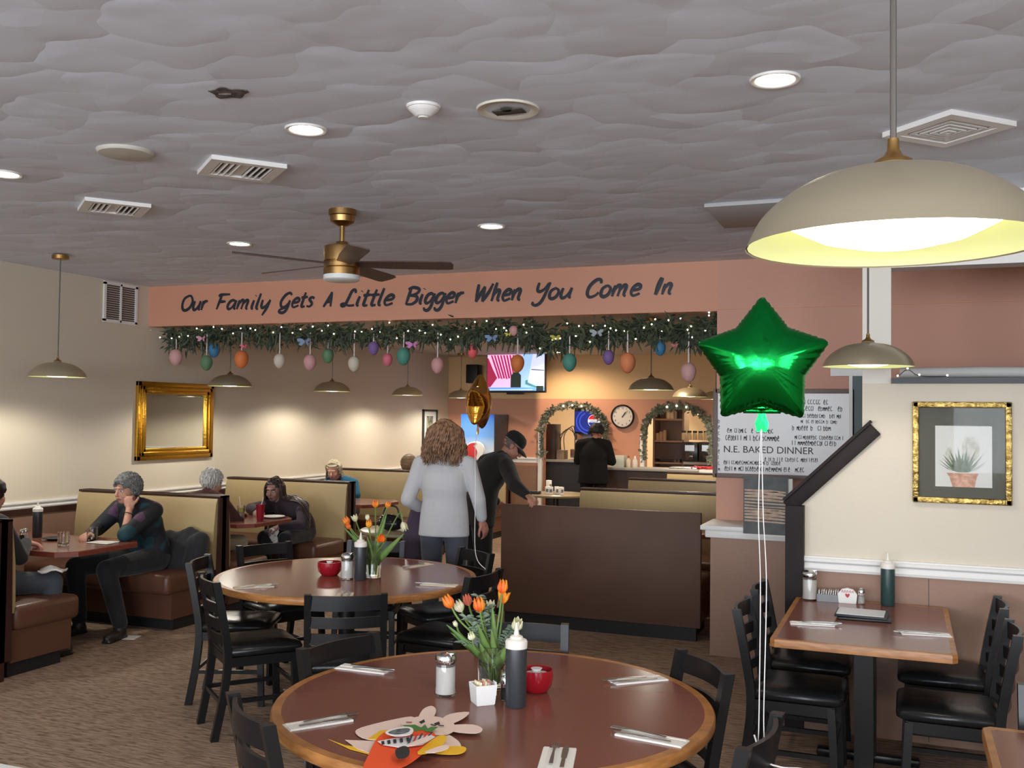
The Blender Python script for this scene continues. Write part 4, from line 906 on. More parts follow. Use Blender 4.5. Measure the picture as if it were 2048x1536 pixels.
def setting(p0, p1, where, w=.075, m=napw, flip=1, far=0):
    a, c = atz(*p0, TZ), atz(*p1, TZ); mid = (a+c)/2; d = c-a; L = min(max(d.length, .14), .22); ang = math.atan2(d.y, d.x)
    b = MB()
    b.box((0, 0, .0015), (L, w, .003)); b.box((.002, -w*.24*flip, .0042), (L*.99, w*.5, .0024)); b.box((.004, w*.4*flip, .004), (L*.97, w*.16, .002))
    o = b.build('paper_napkin', m, None, 0, (mid.x, mid.y, TZ)); o.rotation_euler = (0, 0, ang); tag(o, 'folded paper napkin '+where, 'napkin', 'folded paper napkins at the place settings')
    cutlery(mid.x, mid.y, ang, L, 'fork', TZ+.0062, 'steel fork on the napkin '+where, .014*flip, L*.22)
    cutlery(mid.x, mid.y, ang, L, 'knife', TZ+.0062, 'steel knife on the napkin '+where, -.019*flip, L*.12)
setting((572, 1457), (698, 1437), 'at the left front of the near round table')
setting((678, 1333), (778, 1345), 'at the left back of the near round table', flip=-1)
setting((1330, 1356), (1222, 1366), 'at the right back of the near round table', flip=-1)
setting((1372, 1490), (1238, 1465), 'at the right front of the near round table', flip=-1)
setting((1105, 1560), (1122, 1490), 'nearest to us on the near round table', .1)
setting((465, 1177), (548, 1172), 'at the left of the far round table', m=napm)
setting((686, 1203), (692, 1186), 'behind the front chair of the far round table', .09, m=napm)
setting((922, 1173), (838, 1168), 'at the right edge of the far round table', m=napm)
setting((866, 1127), (806, 1136), 'at the back of the far round table', m=napm)
setting((1580, 1246), (1668, 1251), 'at the left of the square table')
setting((1903, 1272), (1800, 1266), 'at the right of the square table')
# near table condiments
squeeze(-1.255, 3.215, TZ, 'dark squeeze bottle with white cap on the near round table')
shaker(-1.535, 3.24, 'sugar shaker on the near round table left of the white packet dish', 1.05)
bowl(-1.255, 3.42, .062, .08, 'red bowl of creamers half hidden by the bottle on the near table', 'creamer cup in the near red bowl')
t = thing('packet_holder', 'square white ceramic dish of sweetener packets on the near round table', 'dish', (-1.372, 3.20, TZ), .75)
b = MB(); w = .036
b.ring_surf([[V((sx*q, sy*q, z)) for sx, sy in ((-1, -1), (1, -1), (1, 1), (-1, 1))] for q, z in ((w*.86, 0), (w*.92, .004), (w*1.08, .068), (w*1.0, .07), (w*.88, .02), (w*.1, .018))]); b.build('dish_body', white, t, 30)
for k in range(12):
    o = thing('sweetener_packet', 'sweetener packet standing in the square white dish', 'packet', (-1.372, 3.20, TZ), .75, 'sweetener packets in the near dish')
    b = MB(); b.box((-.022+.04*(k % 6)/5+random.uniform(-.003, .003), -.014+.026*(k//6), .05+random.uniform(-.003, .004)), (.004, .026, .055), Euler((random.uniform(-.15, .15), random.uniform(-.15, .15), 0)).to_matrix())
    b.build('packet_paper', (M('packet_yellow', (236, 222, 150), .6, var=(90, (250, 246, 225))), M('packet_white', (235, 230, 220), .6, var=(120, (190, 150, 110))), M('packet_pink', (226, 150, 140), .6))[k % 3 if k != 5 else 2], o)
b = MB(); b.box((.037, -.018, .055), (.003, .032, .046), bev=.001); o = b.build('blue_label_card', M('label_card_white', (226, 228, 230), .5), t); b = MB(); b.box((.039, -.018, .06), (.001, .018, .024)); b.build('printed_block', M('label_blue', (86, 128, 160), .5), o)
salt(-1.315, 3.27, TZ, 'pepper shaker between the packet dish and bottle on the near table', (52, 46, 42)); salt(-1.335, 3.32, TZ, 'salt shaker behind the packet dish on the near table', (228, 228, 226))
# far table condiments
bowl(-3.33, 5.33, .076, .082, 'red bowl of creamers on the far round table', 'creamer cup in the far red bowl')
shaker(-3.155, 5.25, 'sugar shaker on the far round table between red bowl and bottle', 1.1)
squeeze(-3.065, 5.25, TZ, 'dark squeeze bottle with white cap on the far round table')
salt(-3.13, 5.36, TZ, 'small shaker behind the sugar shaker on the far round table', (150, 146, 140))
# square table condiments
shaker(-.505, 5.76, 'sugar shaker at the wall end of the square table', 1.15)
squeeze(-.10, 5.765, TZ, 'dark green squeeze bottle at the wall end of the square table', (44, 66, 66), 1.0)
salt(-.235, 5.755, TZ, 'shaker with chrome cap beside the white heart card on the square table', (216, 216, 214))
t = thing('packet_caddy', 'clear caddy of sweetener packets at the wall end of the square table', 'caddy', (-.405, 5.765, TZ), 0)
b = MB()
for sx, sy, lx, ly in ((0, -.03, .12, .003), (0, .03, .12, .003), (-.06, 0, .003, .063), (.06, 0, .003, .063)): b.box((sx, sy, .02), (lx, ly, .04))
b.box((0, 0, .0015), (.12, .06, .003)); b.build('tray', M('smoked_tray', (120, 122, 122), .25), t, 0)
for k in range(9):
    o = thing('sweetener_packet', 'sweetener packet in the clear caddy on the square table', 'packet', (-.405, 5.765, TZ), 0, 'sweetener packets in the clear caddy')
    b = MB(); b.box((-.048+.012*k, random.uniform(-.005, .005), .034+random.uniform(-.003, .004)), (.006, .045, .055), Euler((0, random.uniform(-.2, .2), 0)).to_matrix()); b.build('packet_paper', M('packet_speckle', (150, 146, 142), .6, var=(160, (235, 232, 228))), o)
t = thing('card_holder', 'small white card holder with a red heart on the square table', 'card holder', (-.305, 5.745, TZ), 0)
b = MB(); b.prism([(-.045, 0), (.045, 0), (.05, .05), (.03, .075), (0, .082), (-.03, .075), (-.05, .05)], 'xz', -.012, .012); b.build('holder_body', white, t, 30)
b = MB(); b.prism([(0, .03)]+[(.012*s_, z_) for s_, z_ in ((.9, .042), (1, .05), (.5, .054), (0, .049), (-.5, .054), (-1, .05), (-.9, .042))], 'xz', -.0135, -.0122); b.build('printed_heart', M('heart_red', (190, 50, 60), .5), t, 0)
b = MB()
for x in (-.026, -.013, 0, .014, .027): b.tube([(x-.004, -.013, .058), (x-.003, -.013, .068), (x+.002, -.013, .07), (x+.003, -.013, .058)], .0012, 5, 2)
b.build('lettering', M('heart_red', (190, 50, 60), .5), t, 0)
for k, (rz, lab) in enumerate(((.06, 'lower black menu folder on the square table'), (-.03, 'upper black menu folder with white page on the square table'))):
    t = thing('menu', lab, 'menu', (-.215+.01*(1-k), 5.36, TZ+.0005+.0125*k), rz, 'menus stacked on the square table')
    b = MB(); b.box((0, 0, .006), (.25, .2, .012), bev=.003); b.build('cover', blackp, t)
    if k: b = MB(); b.box((-.004, .002, .0135), (.225, .175, .003)); b.build('page', M('menu_page', (206, 208, 212), .35), t, 0)
# vases and tulips
def vase(x, y, r, h, lab):
    t = thing('glass_vase', lab, 'vase', (x, y, TZ), 0, 'glass vases of tulips')
    b = MB(); b.lathe([(0, 0), (r*.92, 0), (r, .006), (r, h), (r-.004, h), (r-.004, .012), (0, .01)], seg=36, cap=False); b.build('glass_body', glass, t, 60)
    b = MB(); b.lathe([(0, .011), (r-.0045, .0125), (r-.0045, h*.62), (0, h*.62)], seg=32, cap=False); b.build('water', M('water', (.9, .96, .88), .02, trans=1, ior=1.33), t, 60)
stemm = M('tulip_stem', (104, 134, 62), .5); leafm = M('tulip_leaf', (88, 122, 58), .5, var=(10, (122, 150, 82), (1, 1, .2)))
TC = {'o': ('tulip_orange', (232, 92, 34), (246, 168, 44)), 'y': ('tulip_yellow_orange', (240, 150, 40), (226, 96, 40)), 'r': ('tulip_coral', (196, 84, 68), (214, 118, 84)), 'w': ('tulip_white', (226, 220, 190), (208, 206, 160)), 'g': ('tulip_green_white', (210, 214, 160), (228, 226, 196))}
def leaf_blade(b, P, w, up):
    n = len(P); L = []
    for i, p in enumerate(P):
        d = (P[min(i+1, n-1)]-P[max(i-1, 0)]).normalized(); s = d.cross(up).normalized(); k = i/(n-1); ww = w*math.sin(PI*min(1, .08+.92*k)**.8)+.001
        nn = s.cross(d); L.append([p-s*ww+nn*ww*.35, p, p+s*ww+nn*ww*.35])
    b.ring_surf(L, cap=False, closed=False)
def tulip(tip, base, col, lab, h=.055, r=.024, openn=0, leaf=None, grp='', tilt=None):
    t = thing('tulip', lab, 'tulip', base, 0, grp); tip = V(tip)-V(base); ax = (tilt if tilt is not None else (tip*V((1, 1, 0))*1.2+V((0, 0, .3)))).normalized(); F = frame(ax, V((0, 1, .01)))
    m = Matrix((F.col[0], F.col[2], F.col[1])).transposed(); b = MB(); c = tip-ax*h*.5
    for k in range(6):
        a0 = k*PI/3; q = 1 if k % 2 else .88; L = []
        for i in range(8):
            v = i/7; rr = r*q*(math.sin(PI*.5*min(1, v*1.9))**.7*(1-.34*max(0, v-.5)/.5)+openn*v*v*1.1); w = .7*(1-.72*v**5)*min(1, .45+v*2)
            L.append([m @ V((rr*math.cos(a0+u*w)*(1-.1*abs(u)), rr*math.sin(a0+u*w)*(1-.1*abs(u)), h*(v-.06*u*u*v)))+c for u in (-1, -.5, 0, .5, 1)])
        b.ring_surf(L, cap=False, closed=False)
    o = b.build('bloom', M(TC[col][0], TC[col][1], .5, var=(38, TC[col][2], (1, 1, .35))), t, 80); o.modifiers.new('thickness', 'SOLIDIFY').thickness = .0012
    b = MB(); b.tube([V((0, 0, .012)), V((tip.x*.15, tip.y*.15, tip.z*.45)), c-ax*.06*min(1, tip.z*3), c+ax*.003], .0038, 7, 5); b.build('stem', stemm, t)
    for lf in (leaf or []):
        b = MB(); leaf_blade(b, crom([V((0, 0, .07)), V((lf[0]*.3, lf[1]*.3, lf[2]*.5)), V(lf[:3])], 6), lf[3] if len(lf) > 3 else .018, V((0, 1, .2)))
        o = b.build('leaf', leafm, t, 80); o.modifiers.new('thickness', 'SOLIDIFY').thickness = .001
vase(-1.42, 3.40, .056, .155, 'glass vase with tulips on the near round table')
B0 = (-1.42, 3.40, TZ); g = 'tulips in the near vase'
def W_(v): return (*v[:3],)
for i, (px, py, yy, col, lab, hh, rr, op) in enumerate(((897, 1204, 3.36, 'y', 'yellow orange tulip at the far left of the near vase', .056, .023, 0), (918, 1213, 3.42, 'w', 'white tulip between the two left orange tulips of the near vase', .05, .022, 0), (935, 1201, 3.52, 'r', 'coral tulip at the back of the near vase', .05, .02, 0),
        (958, 1210, 3.36, 'y', 'flame orange tulip in the middle front of the near vase', .058, .025, 0), (981, 1212, 3.5, 'w', 'white tulip right of the middle orange one in the near vase', .042, .018, .3), (1005, 1174, 3.44, 'o', 'tallest orange tulip at the upper right of the near vase', .056, .022, 0),
        (1007, 1196, 3.47, 'o', 'open orange tulip just under the tallest one of the near vase', .045, .016, .9), (1034, 1250, 3.38, 'w', 'white tulip leaning right above the squeeze bottle', .052, .022, .15), (943, 1273, 3.33, 'g', 'small green white bud low in the near vase', .032, .016, 0), (911, 1248, 3.40, 'g', 'tiny pale bud at the left of the near vase', .026, .01, 0))):
    p = aty(px, py, yy); bb = (B0[0]+random.uniform(-.02, .02), B0[1]+random.uniform(-.02, .02), TZ+.012)
    d = p-V(bb); lf = []
    if i in (3, 4, 5, 7, 9, 0): lf = [(d.x*1.0+random.uniform(-.03, .03), d.y-.03, d.z*random.uniform(.72, .88), random.uniform(.014, .022))]
    if i == 3: lf.append((d.x*.5-.0, -.07, .16, .022))
    if i == 5: lf.append((.02, -.08, .21, .017))
    tulip(p, bb, col, lab, hh, rr, op, lf, g, V((.35, -.3, 1)) if i == 7 else None)
vase(-3.04, 5.36, .05, .2, 'glass vase with tulips on the far round table')
B0 = (-3.04, 5.36, TZ); g = 'tulips in the far vase'
for i, (px, py, yy, col, lab, hh, rr, op) in enumerate(((693, 1042, 5.3, 'y', 'orange yellow tulip at the far left of the far vase', .055, .024, .1), (697, 1053, 5.25, 'y', 'smaller yellow tulip below the leftmost one of the far vase', .04, .017, 0), (710, 1037, 5.36, 'w', 'white tulip at the left of the far vase', .045, .018, .5), (735, 1035, 5.4, 'g', 'yellow green tulip in the middle of the far vase', .04, .016, 0),
        (738, 1048, 5.3, 'o', 'orange tulip in the middle of the far vase', .055, .022, 0), (751, 1008, 5.36, 'o', 'orange tulip at the top middle of the far vase', .05, .023, 0), (776, 1010, 5.4, 'o', 'orange tulip at the top right of the far vase', .042, .02, .1), (764, 1078, 5.26, 'o', 'wide open orange tulip facing us low in the far vase', .05, .022, .6), (808, 1052, 5.36, 'w', 'drooping white tulip at the right of the far vase', .06, .022, .2))):
    p = aty(px, py, yy); bb = (B0[0]+random.uniform(-.015, .015), B0[1]+random.uniform(-.015, .015), TZ+.012); d = p-V(bb)
    lf = [(d.x*1.05, d.y-.02, d.z*random.uniform(.7, .95), random.uniform(.018, .026))] if i in (0, 2, 4, 6, 8) else []
    tulip(p, bb, col, lab, hh, rr, op, lf, g, V((.15, -1, .3)) if i == 7 else V((.5, -.2, -.8)) if i == 8 else None)
def sprig(base, tips, lab):
    t = thing('greenery_sprig', lab, 'greenery', base); b = MB(); lv = MB()
    for tp in tips:
        P = crom([V((0, 0, .02)), V(tp)*.5+V((0, 0, .05)), V(tp)], 9); b.tube(P, .002, 5)
        for k, p in enumerate(P[5:]):
            for s in (-1, 1):
                d = V((s*random.uniform(.5, 1), random.uniform(-.8, .4), random.uniform(.0, .6))).normalized(); leaf_blade(lv, [p, p+d*.012, p+d*.022, p+d*.03], .009, V((0, .7, .7)))
    b.build('stem', stemm, t); o = lv.build('leaves', M('eucalyptus_leaf', (92, 112, 92), .6, var=(20, (126, 142, 122))), t, 80); o.modifiers.new('thickness', 'SOLIDIFY').thickness = .0008
sprig((-1.42, 3.40, TZ+.01), ((-.1, -.02, .24), (-.075, .03, .31), (-.04, .05, .27), (.06, .06, .2), (-.11, -.04, .15)), 'grey green sprigs among the tulips of the near vase')
# paper bunny on the near table
t = thing('paper_bunny', 'cut paper bunny holding an orange carrot card lying on the near round table', 'paper craft', (0, 0, TZ))
lay = [0]
def paper(pts, name, m, lift=0, sm=0):
    P = [atz(px, py, TZ) for px, py in pts]
    if sm: P = crom([(p.x, p.y, 0) for p in P], sm, True)
    lay[0] += 1; z = .0006+.0011*lay[0]+lift
    b = MB(); b.prism([(p.x, p.y) for p in P], 'xy', z, z+.0009); return b.build(name, m, t, 0)
pk = M('pink_paper', (232, 206, 192), .8); yl = M('yellow_paper', (236, 184, 40), .8); orr = M('orange_paper', (238, 86, 36), .75); gr = M('green_paper', (78, 128, 62), .8)
paper([(657, 1480), (690, 1492), (755, 1500), (745, 1512), (700, 1500)], 'yellow_tail_strip', yl)
paper([(690, 1482), (770, 1485), (790, 1500), (770, 1520), (715, 1500)], 'paper_foot', pk)
paper([(712, 1470), (722, 1458), (795, 1440), (830, 1438), (830, 1470), (780, 1482), (735, 1482)], 'paper_arm', pk, sm=3)
paper([(734, 1482), (760, 1465), (800, 1460), (790, 1482)], 'yellow_piece', yl)
paper([(780, 1470), (850, 1452), (905, 1478), (922, 1495), (915, 1508), (880, 1512), (820, 1500)], 'paper_body', pk, sm=4)
paper([(880, 1500), (925, 1498), (932, 1506), (915, 1514), (870, 1512)], 'yellow_foot', yl, sm=3)
paper([(835, 1448), (845, 1425), (862, 1417), (872, 1424), (868, 1438), (855, 1450)], 'ear', pk, sm=3)
paper([(882, 1447), (900, 1434), (938, 1430), (925, 1444), (897, 1455)], 'ear', pk, sm=3)
paper([(900, 1458), (945, 1456), (965, 1465), (952, 1474), (905, 1470)], 'paper_arm', pk, sm=3)
paper([(805, 1452), (840, 1440), (880, 1442), (908, 1455), (905, 1472), (880, 1478), (840, 1474), (812, 1466)], 'bunny_head', pk, sm=4)
dk = M('marker_black', (44, 40, 42), .7)
for pts in ([(838, 1452), (848, 1447), (850, 1452), (842, 1456)], [(868, 1456), (878, 1452), (880, 1457), (872, 1459)]): paper(pts, 'drawn_eye', dk)
for pts in ([(812, 1453), (824, 1453.5), (823, 1455), (813, 1454.5)], [(861, 1458), (872, 1461), (871, 1462.4), (861, 1459.5)], [(876, 1461), (888, 1462), (887, 1463.5), (877, 1462.5)]): paper(pts, 'drawn_line', M('marker_red', (150, 70, 66), .7) if pts[0][0] == 812 else dk)
paper([(728, 1560), (738, 1520), (758, 1485), (790, 1468), (835, 1468), (868, 1478), (868, 1496), (840, 1525), (800, 1550)], 'carrot_card', orr, sm=4)
for q in ([(804, 1463), (830, 1462), (846, 1470), (832, 1476)], [(836, 1474), (850, 1462), (856, 1472)], [(846, 1476), (862, 1468), (876, 1468), (862, 1478)]): paper(q, 'carrot_top', gr)
paper([(835, 1520), (875, 1488), (893, 1490), (880, 1512), (850, 1524)], 'yellow_sleeve', yl, sm=3)
paper([(755, 1499), (790, 1492), (862, 1486), (870, 1490), (845, 1506), (800, 1512), (765, 1506)], 'sticker', M('sticker_white', (232, 230, 228), .6))
for k, x in enumerate((762, 774, 786, 799, 812)): paper([(x, 1500-k*1.2), (x+6, 1499-k*1.2), (x+7, 1506-k), (x+1, 1507-k)], 'sticker_letter', dk)
for k in range(5): paper([(815+k*10, 1508-k*3), (822+k*10, 1490-k*.5), (826+k*10, 1489.5-k*.5), (820+k*10, 1506-k*3)], 'sticker_stripe', M('sticker_red', (190, 56, 60), .6) if k % 2 else M('sticker_navy', (50, 58, 84), .6))
paper([(770, 1490), (782, 1482), (812, 1477), (826, 1482), (820, 1494), (790, 1497)], 'mask_rim', M('sticker_white', (232, 230, 228), .6), sm=3)
paper([(776, 1490), (790, 1484), (812, 1481), (820, 1484), (812, 1491), (790, 1494)], 'mask_fill', M('mask_grey', (120, 130, 126), .5, var=(60, (70, 76, 84))), sm=3)
paper([(790, 1528), (806, 1519), (818, 1524), (816, 1540), (796, 1545)], 'black_button', dk, sm=3)
for pts in ([(815, 1520), (848, 1512), (862, 1502), (852, 1500), (825, 1512)], [(850, 1532), (890, 1518), (896, 1526), (865, 1535)]): paper(pts, 'paper_paw', pk, sm=3)
# near-left booth table
squeeze(-6.36, 5.9, .7515, 'dark squeeze bottle on the nearest booth table by the wall')
def mug(x, y, rz, lab, r=.04, h=.1):
    t = thing('glass_mug', lab, 'mug', (x, y, .7515), rz, 'clear glass mugs')
    b = MB(); b.lathe([(0, 0), (r*.95, 0), (r, .005), (r, h), (r-.005, h), (r-.005, .014), (0, .012)], seg=28, cap=False); b.build('mug_body', glass, t, 60)
    b = MB(); b.tube([(r*.96, 0, h*.85), (r+.022, 0, h*.85), (r+.034, 0, h*.55), (r+.022, 0, h*.2), (r*.96, 0, h*.18)], .006, 8, 4); b.build('handle', glass, t, 60)
    b = MB(); b.lathe([(0, .0125), (r-.0052, .015), (r-.0052, .022), (0, .022)], seg=24, cap=False); b.build('drink_rest', M('coffee_rest', (70, 50, 38), .2), t)
mug(-5.83, 5.93, 2.6, 'glass mug in front of the grey haired person'); mug(-5.80, 5.62, 2.7, 'glass mug nearest the aisle on the first booth table')
b = MB(); b.box((0, 0, .004), (.2, .12, .004)); b.box((.02, .03, .008), (.16, .07, .003), .2); tag(b.build('paper_napkin', napw, None, 0, (-5.66, 5.86, .751)), 'rumpled white napkins on the first booth table', 'napkin')
b = MB(); b.lathe([(0, 0), (.06, 0), (.1, .012), (.1, .016), (.06, .006), (0, .005)], seg=32, cap=False); tag(b.build('dark_plate', blackp, None, 50, (-6.12, 5.86, .7515)), 'dark plate behind the mugs on the first booth table', 'plate')
salt(-6.3, 5.7, .7515, 'pepper shaker on the first booth table', (52, 46, 42)); salt(-6.33, 5.76, .7515, 'salt shaker on the first booth table', (228, 228, 226))
t = thing('creamer_dish', 'white dish by the squeeze bottle on the first booth table', 'dish', (-6.5, 5.75, .7515)); b = MB(); b.lathe([(0, 0), (.04, 0), (.05, .04), (.045, .04), (.036, .006), (0, .006)], seg=24, cap=False); b.build('dish_body', white, t)
# second booth table
t = thing('glass_tumbler', 'clear glass of lemon water with straw on the second booth table', 'glass', (-5.72, 7.62, .7515)); r, h = .036, .14
b = MB(); b.lathe([(0, 0), (r*.8, 0), (r*.82, .004), (r, h), (r-.003, h), (r*.8, .01), (0, .009)], seg=28, cap=False); b.build('glass_body', glass, t, 60)
b = MB(); b.lathe([(0, .011), (r*.78, .0115), (r*.93, h*.8), (0, h*.8)], seg=24, cap=False); b.build('water', M('lemon_water', (.95, .93, .8), .03, trans=1, ior=1.33), t, 60); b = MB(); b.lathe([(0, 0), (.022, 0), (.022, .005), (0, .005)], (0.008, -.015, .1), 20, Matrix.Rotation(1.2, 3, 'X')); b.build('lemon_slice', M('lemon', (226, 214, 110), .5), t)
b = MB(); b.cyl((.005, 0, .015), (-.03, .01, .22), .003, seg=8); b.build('straw', white, t)
t = thing('red_tumbler', 'red plastic tumbler with straw on the second booth table', 'tumbler', (-5.58, 7.72, .7515)); b = MB(); b.lathe([(0, 0), (.03, 0), (.032, .01), (.04, .13), (.042, .15), (.038, .15), (.036, .128), (0, .126)], seg=28, cap=False); b.build('tumbler_body', M('red_tumbler', (136, 24, 40), .25), t, 60)
b = MB(); b.cyl((0, 0, .1), (.03, .0, .215), .0035, seg=8); b.build('straw', white, t)
for x, y, lab in ((-5.98, 7.62, 'white plate by the maroon sweater on the second booth table'), (-5.62, 7.98, 'white plate in front of the long dark haired sitter')):
    b = MB(); b.lathe([(0, 0), (.06, 0), (.11, .014), (.11, .018), (.06, .005), (0, .004)], seg=32, cap=False); tag(b.build('plate', white, None, 50, (x, y, .7515)), lab, 'plate', 'white plates on the second booth table')
# coat on the bench, papers
b = MB()
for k in range(7): limb(b, [(-.12+.05*k, .03*math.sin(k*2), .08+.03*math.sin(k*1.3)), (-.13+.05*k, .05, .24+.04*math.cos(k)), (-.1+.045*k, .1, .33-.02*abs(k-3))], [.075, .07, .05])
o = b.build('black_coat', fab('black_nylon_coat', (30, 31, 34)), None, 40, (-5.62, 6.67, .41)); o.rotation_euler = (0, 0, .1); remesh(o, .012, 4); tag(o, 'black coat heaped on the bench behind the grey haired person', 'coat')
b = MB(); b.box((0, 0, .002), (.2, .13, .003), .3); tag(b.build('paper_sheet', napw, None, 0, (-5.62, 6.08, .0)), 'white paper lying on the carpet under the first booth table', 'paper')
b = MB(); b.ring_surf([[V((x*.085, y*.05, .012+.014*math.sin(x*3+i)+.01*math.cos(y*4))) for x in (-1, -.6, -.2, .2, .6, 1)] for i, y in enumerate((-1, -.5, 0, .5, 1))], cap=False, closed=False)
o = b.build('paper_napkin', napw, None, 60, (-5.58, 5.32, .615)); o.rotation_euler = (0, 0, .3); o.modifiers.new('thickness', 'SOLIDIFY').thickness = .012; tag(o, 'white napkin on the knee of the sitter at the left edge', 'napkin')
# round table in the middle distance
t = thing('black_handbag', 'shiny black bag on the round table behind the tulips', 'bag', (-4.14, 7.60, .7505)); b = MB(); b.ell((0, 0, .06), (.13, .09, .062)); b.ell((-.02, 0, .09), (.1, .07, .05)); remesh(b.build('bag_body', M('patent_black', (20, 20, 24), .15), t), .008, 2); b = MB(); b.tube([(-.08, 0, .11), (-.05, 0, .2), (.05, 0, .2), (.08, 0, .11)], .008, 8, 4); b.build('bag_strap', blackp, t)
salt(-3.86, 7.52, .7505, 'shaker on the round table next to the black bag', (216, 216, 214)); 
for k, (x, y) in enumerate(((XT-.06, 12.05), (XT+.0, 12.0), (XT+.06, 12.06), (XT+.13, 12.02), (XT-.1, 12.2))):
    t = thing('creamer_carton', 'white carton on the small table by the left arch', 'carton', (x, y, .7505), k*.3, 'white cartons on the table by the left arch'); h = .17 if k == 4 else .1
    b = MB(); b.box((0, 0, h/2), (.055, .055, h), bev=.004); b.build('carton_body', white, t); b = MB(); b.box((0, -.0285, h*.5), (.035, .002, h*.4)); b.build('printed_panel', M('print_grey', (120, 116, 112), .6), t, 0)
b = MB(); b.box((0, 0, .02), (.2, .1, .04), bev=.01); tag(b.build('black_tray', blackp, None, 40, (XT-.24, 11.98, .7505)), 'low black tray on the small table by the left arch', 'tray')
# ---------------------------------------------------------------- garland and eggs under the header
gt = thing('spring_garland', 'leafy green garland with small white lights along the bottom of the header', 'garland', (0, 0, 0))
rnd = random.Random(21); lv = MB(); gp = []
for px, py in ((340, 672), (380, 668), (430, 664), (500, 660), (570, 662), (640, 662), (700, 664), (760, 664), (830, 660), (890, 662), (950, 660), (1010, 655), (1060, 662), (1100, 672), (1140, 668), (1190, 662), (1240, 656), (1300, 652), (1350, 656), (1395, 660), (1428, 640)):
    gp.append(aty(px, py, 7.98))
GP = crom(gp, 14)
for i in range(3600):
    p = GP[rnd.randrange(len(GP))]+V((rnd.gauss(0, .03), rnd.gauss(0, .04), rnd.gauss(0, .045)-.02))
    d = V((rnd.gauss(0, .8), rnd.gauss(0, .7), rnd.gauss(-.35, .6))).normalized(); L = rnd.uniform(.05, .11); w = rnd.uniform(.006, .016); s_ = d.cross(V((0, 1, .2))).normalized()*w; n_ = s_.cross(d).normalized()*w*.5
    lv.ring_surf([[p-s_*.3+n_*.2, p, p+s_*.3+n_*.2], [p+d*L*.45-s_+n_, p+d*L*.45, p+d*L*.45+s_+n_], [p+d*L-s_*.1, p+d*L-n_*.5, p+d*L+s_*.1]], cap=False, closed=False)
for i in range(340):      # hanging fronds
    p = GP[rnd.randrange(len(GP))]+V((rnd.gauss(0, .02), rnd.gauss(0, .03), -.04)); L = rnd.uniform(.06, .19); w = rnd.uniform(.006, .014); q = rnd.gauss(0, .03)
    lv.ring_surf([[p+V((q*k*k-w*math.sin(PI*(.1+.85*k)), 0, -L*k)), p+V((q*k*k, .004, -L*k)), p+V((q*k*k+w*math.sin(PI*(.1+.85*k)), 0, -L*k))] for k in (0, .25, .5, .75, 1)], cap=False, closed=False)
lv.build('foliage', M('garland_green', (46, 56, 42), .6, var=(14, (76, 86, 62))), gt, 0)
b = MB(); b.tube(GP, .008, 6); b.build('garland_wire', M('wire_green', (40, 48, 36), .6), gt)
bm_ = None
for i in range(72):
    p = GP[int((i+.5)*len(GP)/72)]+V((rnd.gauss(0, .02), -.075+rnd.gauss(0, .015), rnd.gauss(0, .04)))
    if bm_ is None:
        b = MB(); b.ell((0, 0, 0), .0065, None, 8, 6); o = b.build('light_bulb', M('fairy_light', (1., .86, .66), .4, emit=9), gt); bm_ = o
    else: o = bm_.copy(); COL.objects.link(o); o.parent = gt
    o.location = p
EG = {'k': (206, 160, 156), 'g': (96, 132, 98), 'b': (62, 122, 160), 'o': (212, 118, 62), 'w': (206, 196, 178), 'p': (206, 152, 152), 'v': (124, 96, 150), 'h': (214, 110, 124), 't': (78, 140, 124), 'c': (226, 96, 98), 'l': (176, 146, 176), 's': (222, 134, 88)}
def egg(px, py, hpx, col, lab, yy=7.93, rib=(206, 196, 190), top=None):
    p = aty(px, py, yy); dep = (p-EYE).dot(_f); h = hpx*dep/FPX; t = thing('hanging_egg', lab, 'egg ornament', p, 0, 'pastel eggs hanging from the garland')
    b = MB(); b.lathe([(h*.5*.76*math.sin(a)*(1-.12*math.cos(a)), -h*.5*math.cos(a)) for a in [PI*k/14 for k in range(15)]], seg=22, cap=False); b.build('egg_shell', M('egg_'+col, EG[col], .6, bump=(60, .1)), t, 80)
    zt = GP[min(range(len(GP)), key=lambda i: abs(GP[i].x-p.x))].z-p.z-.02
    b = MB(); b.box((0, 0, (h*.48+zt)/2), (.011, .003, max(.02, zt-h*.48))); b.build('ribbon', M('ribbon_%d' % rib[0], rib, .6), t, 0); return t
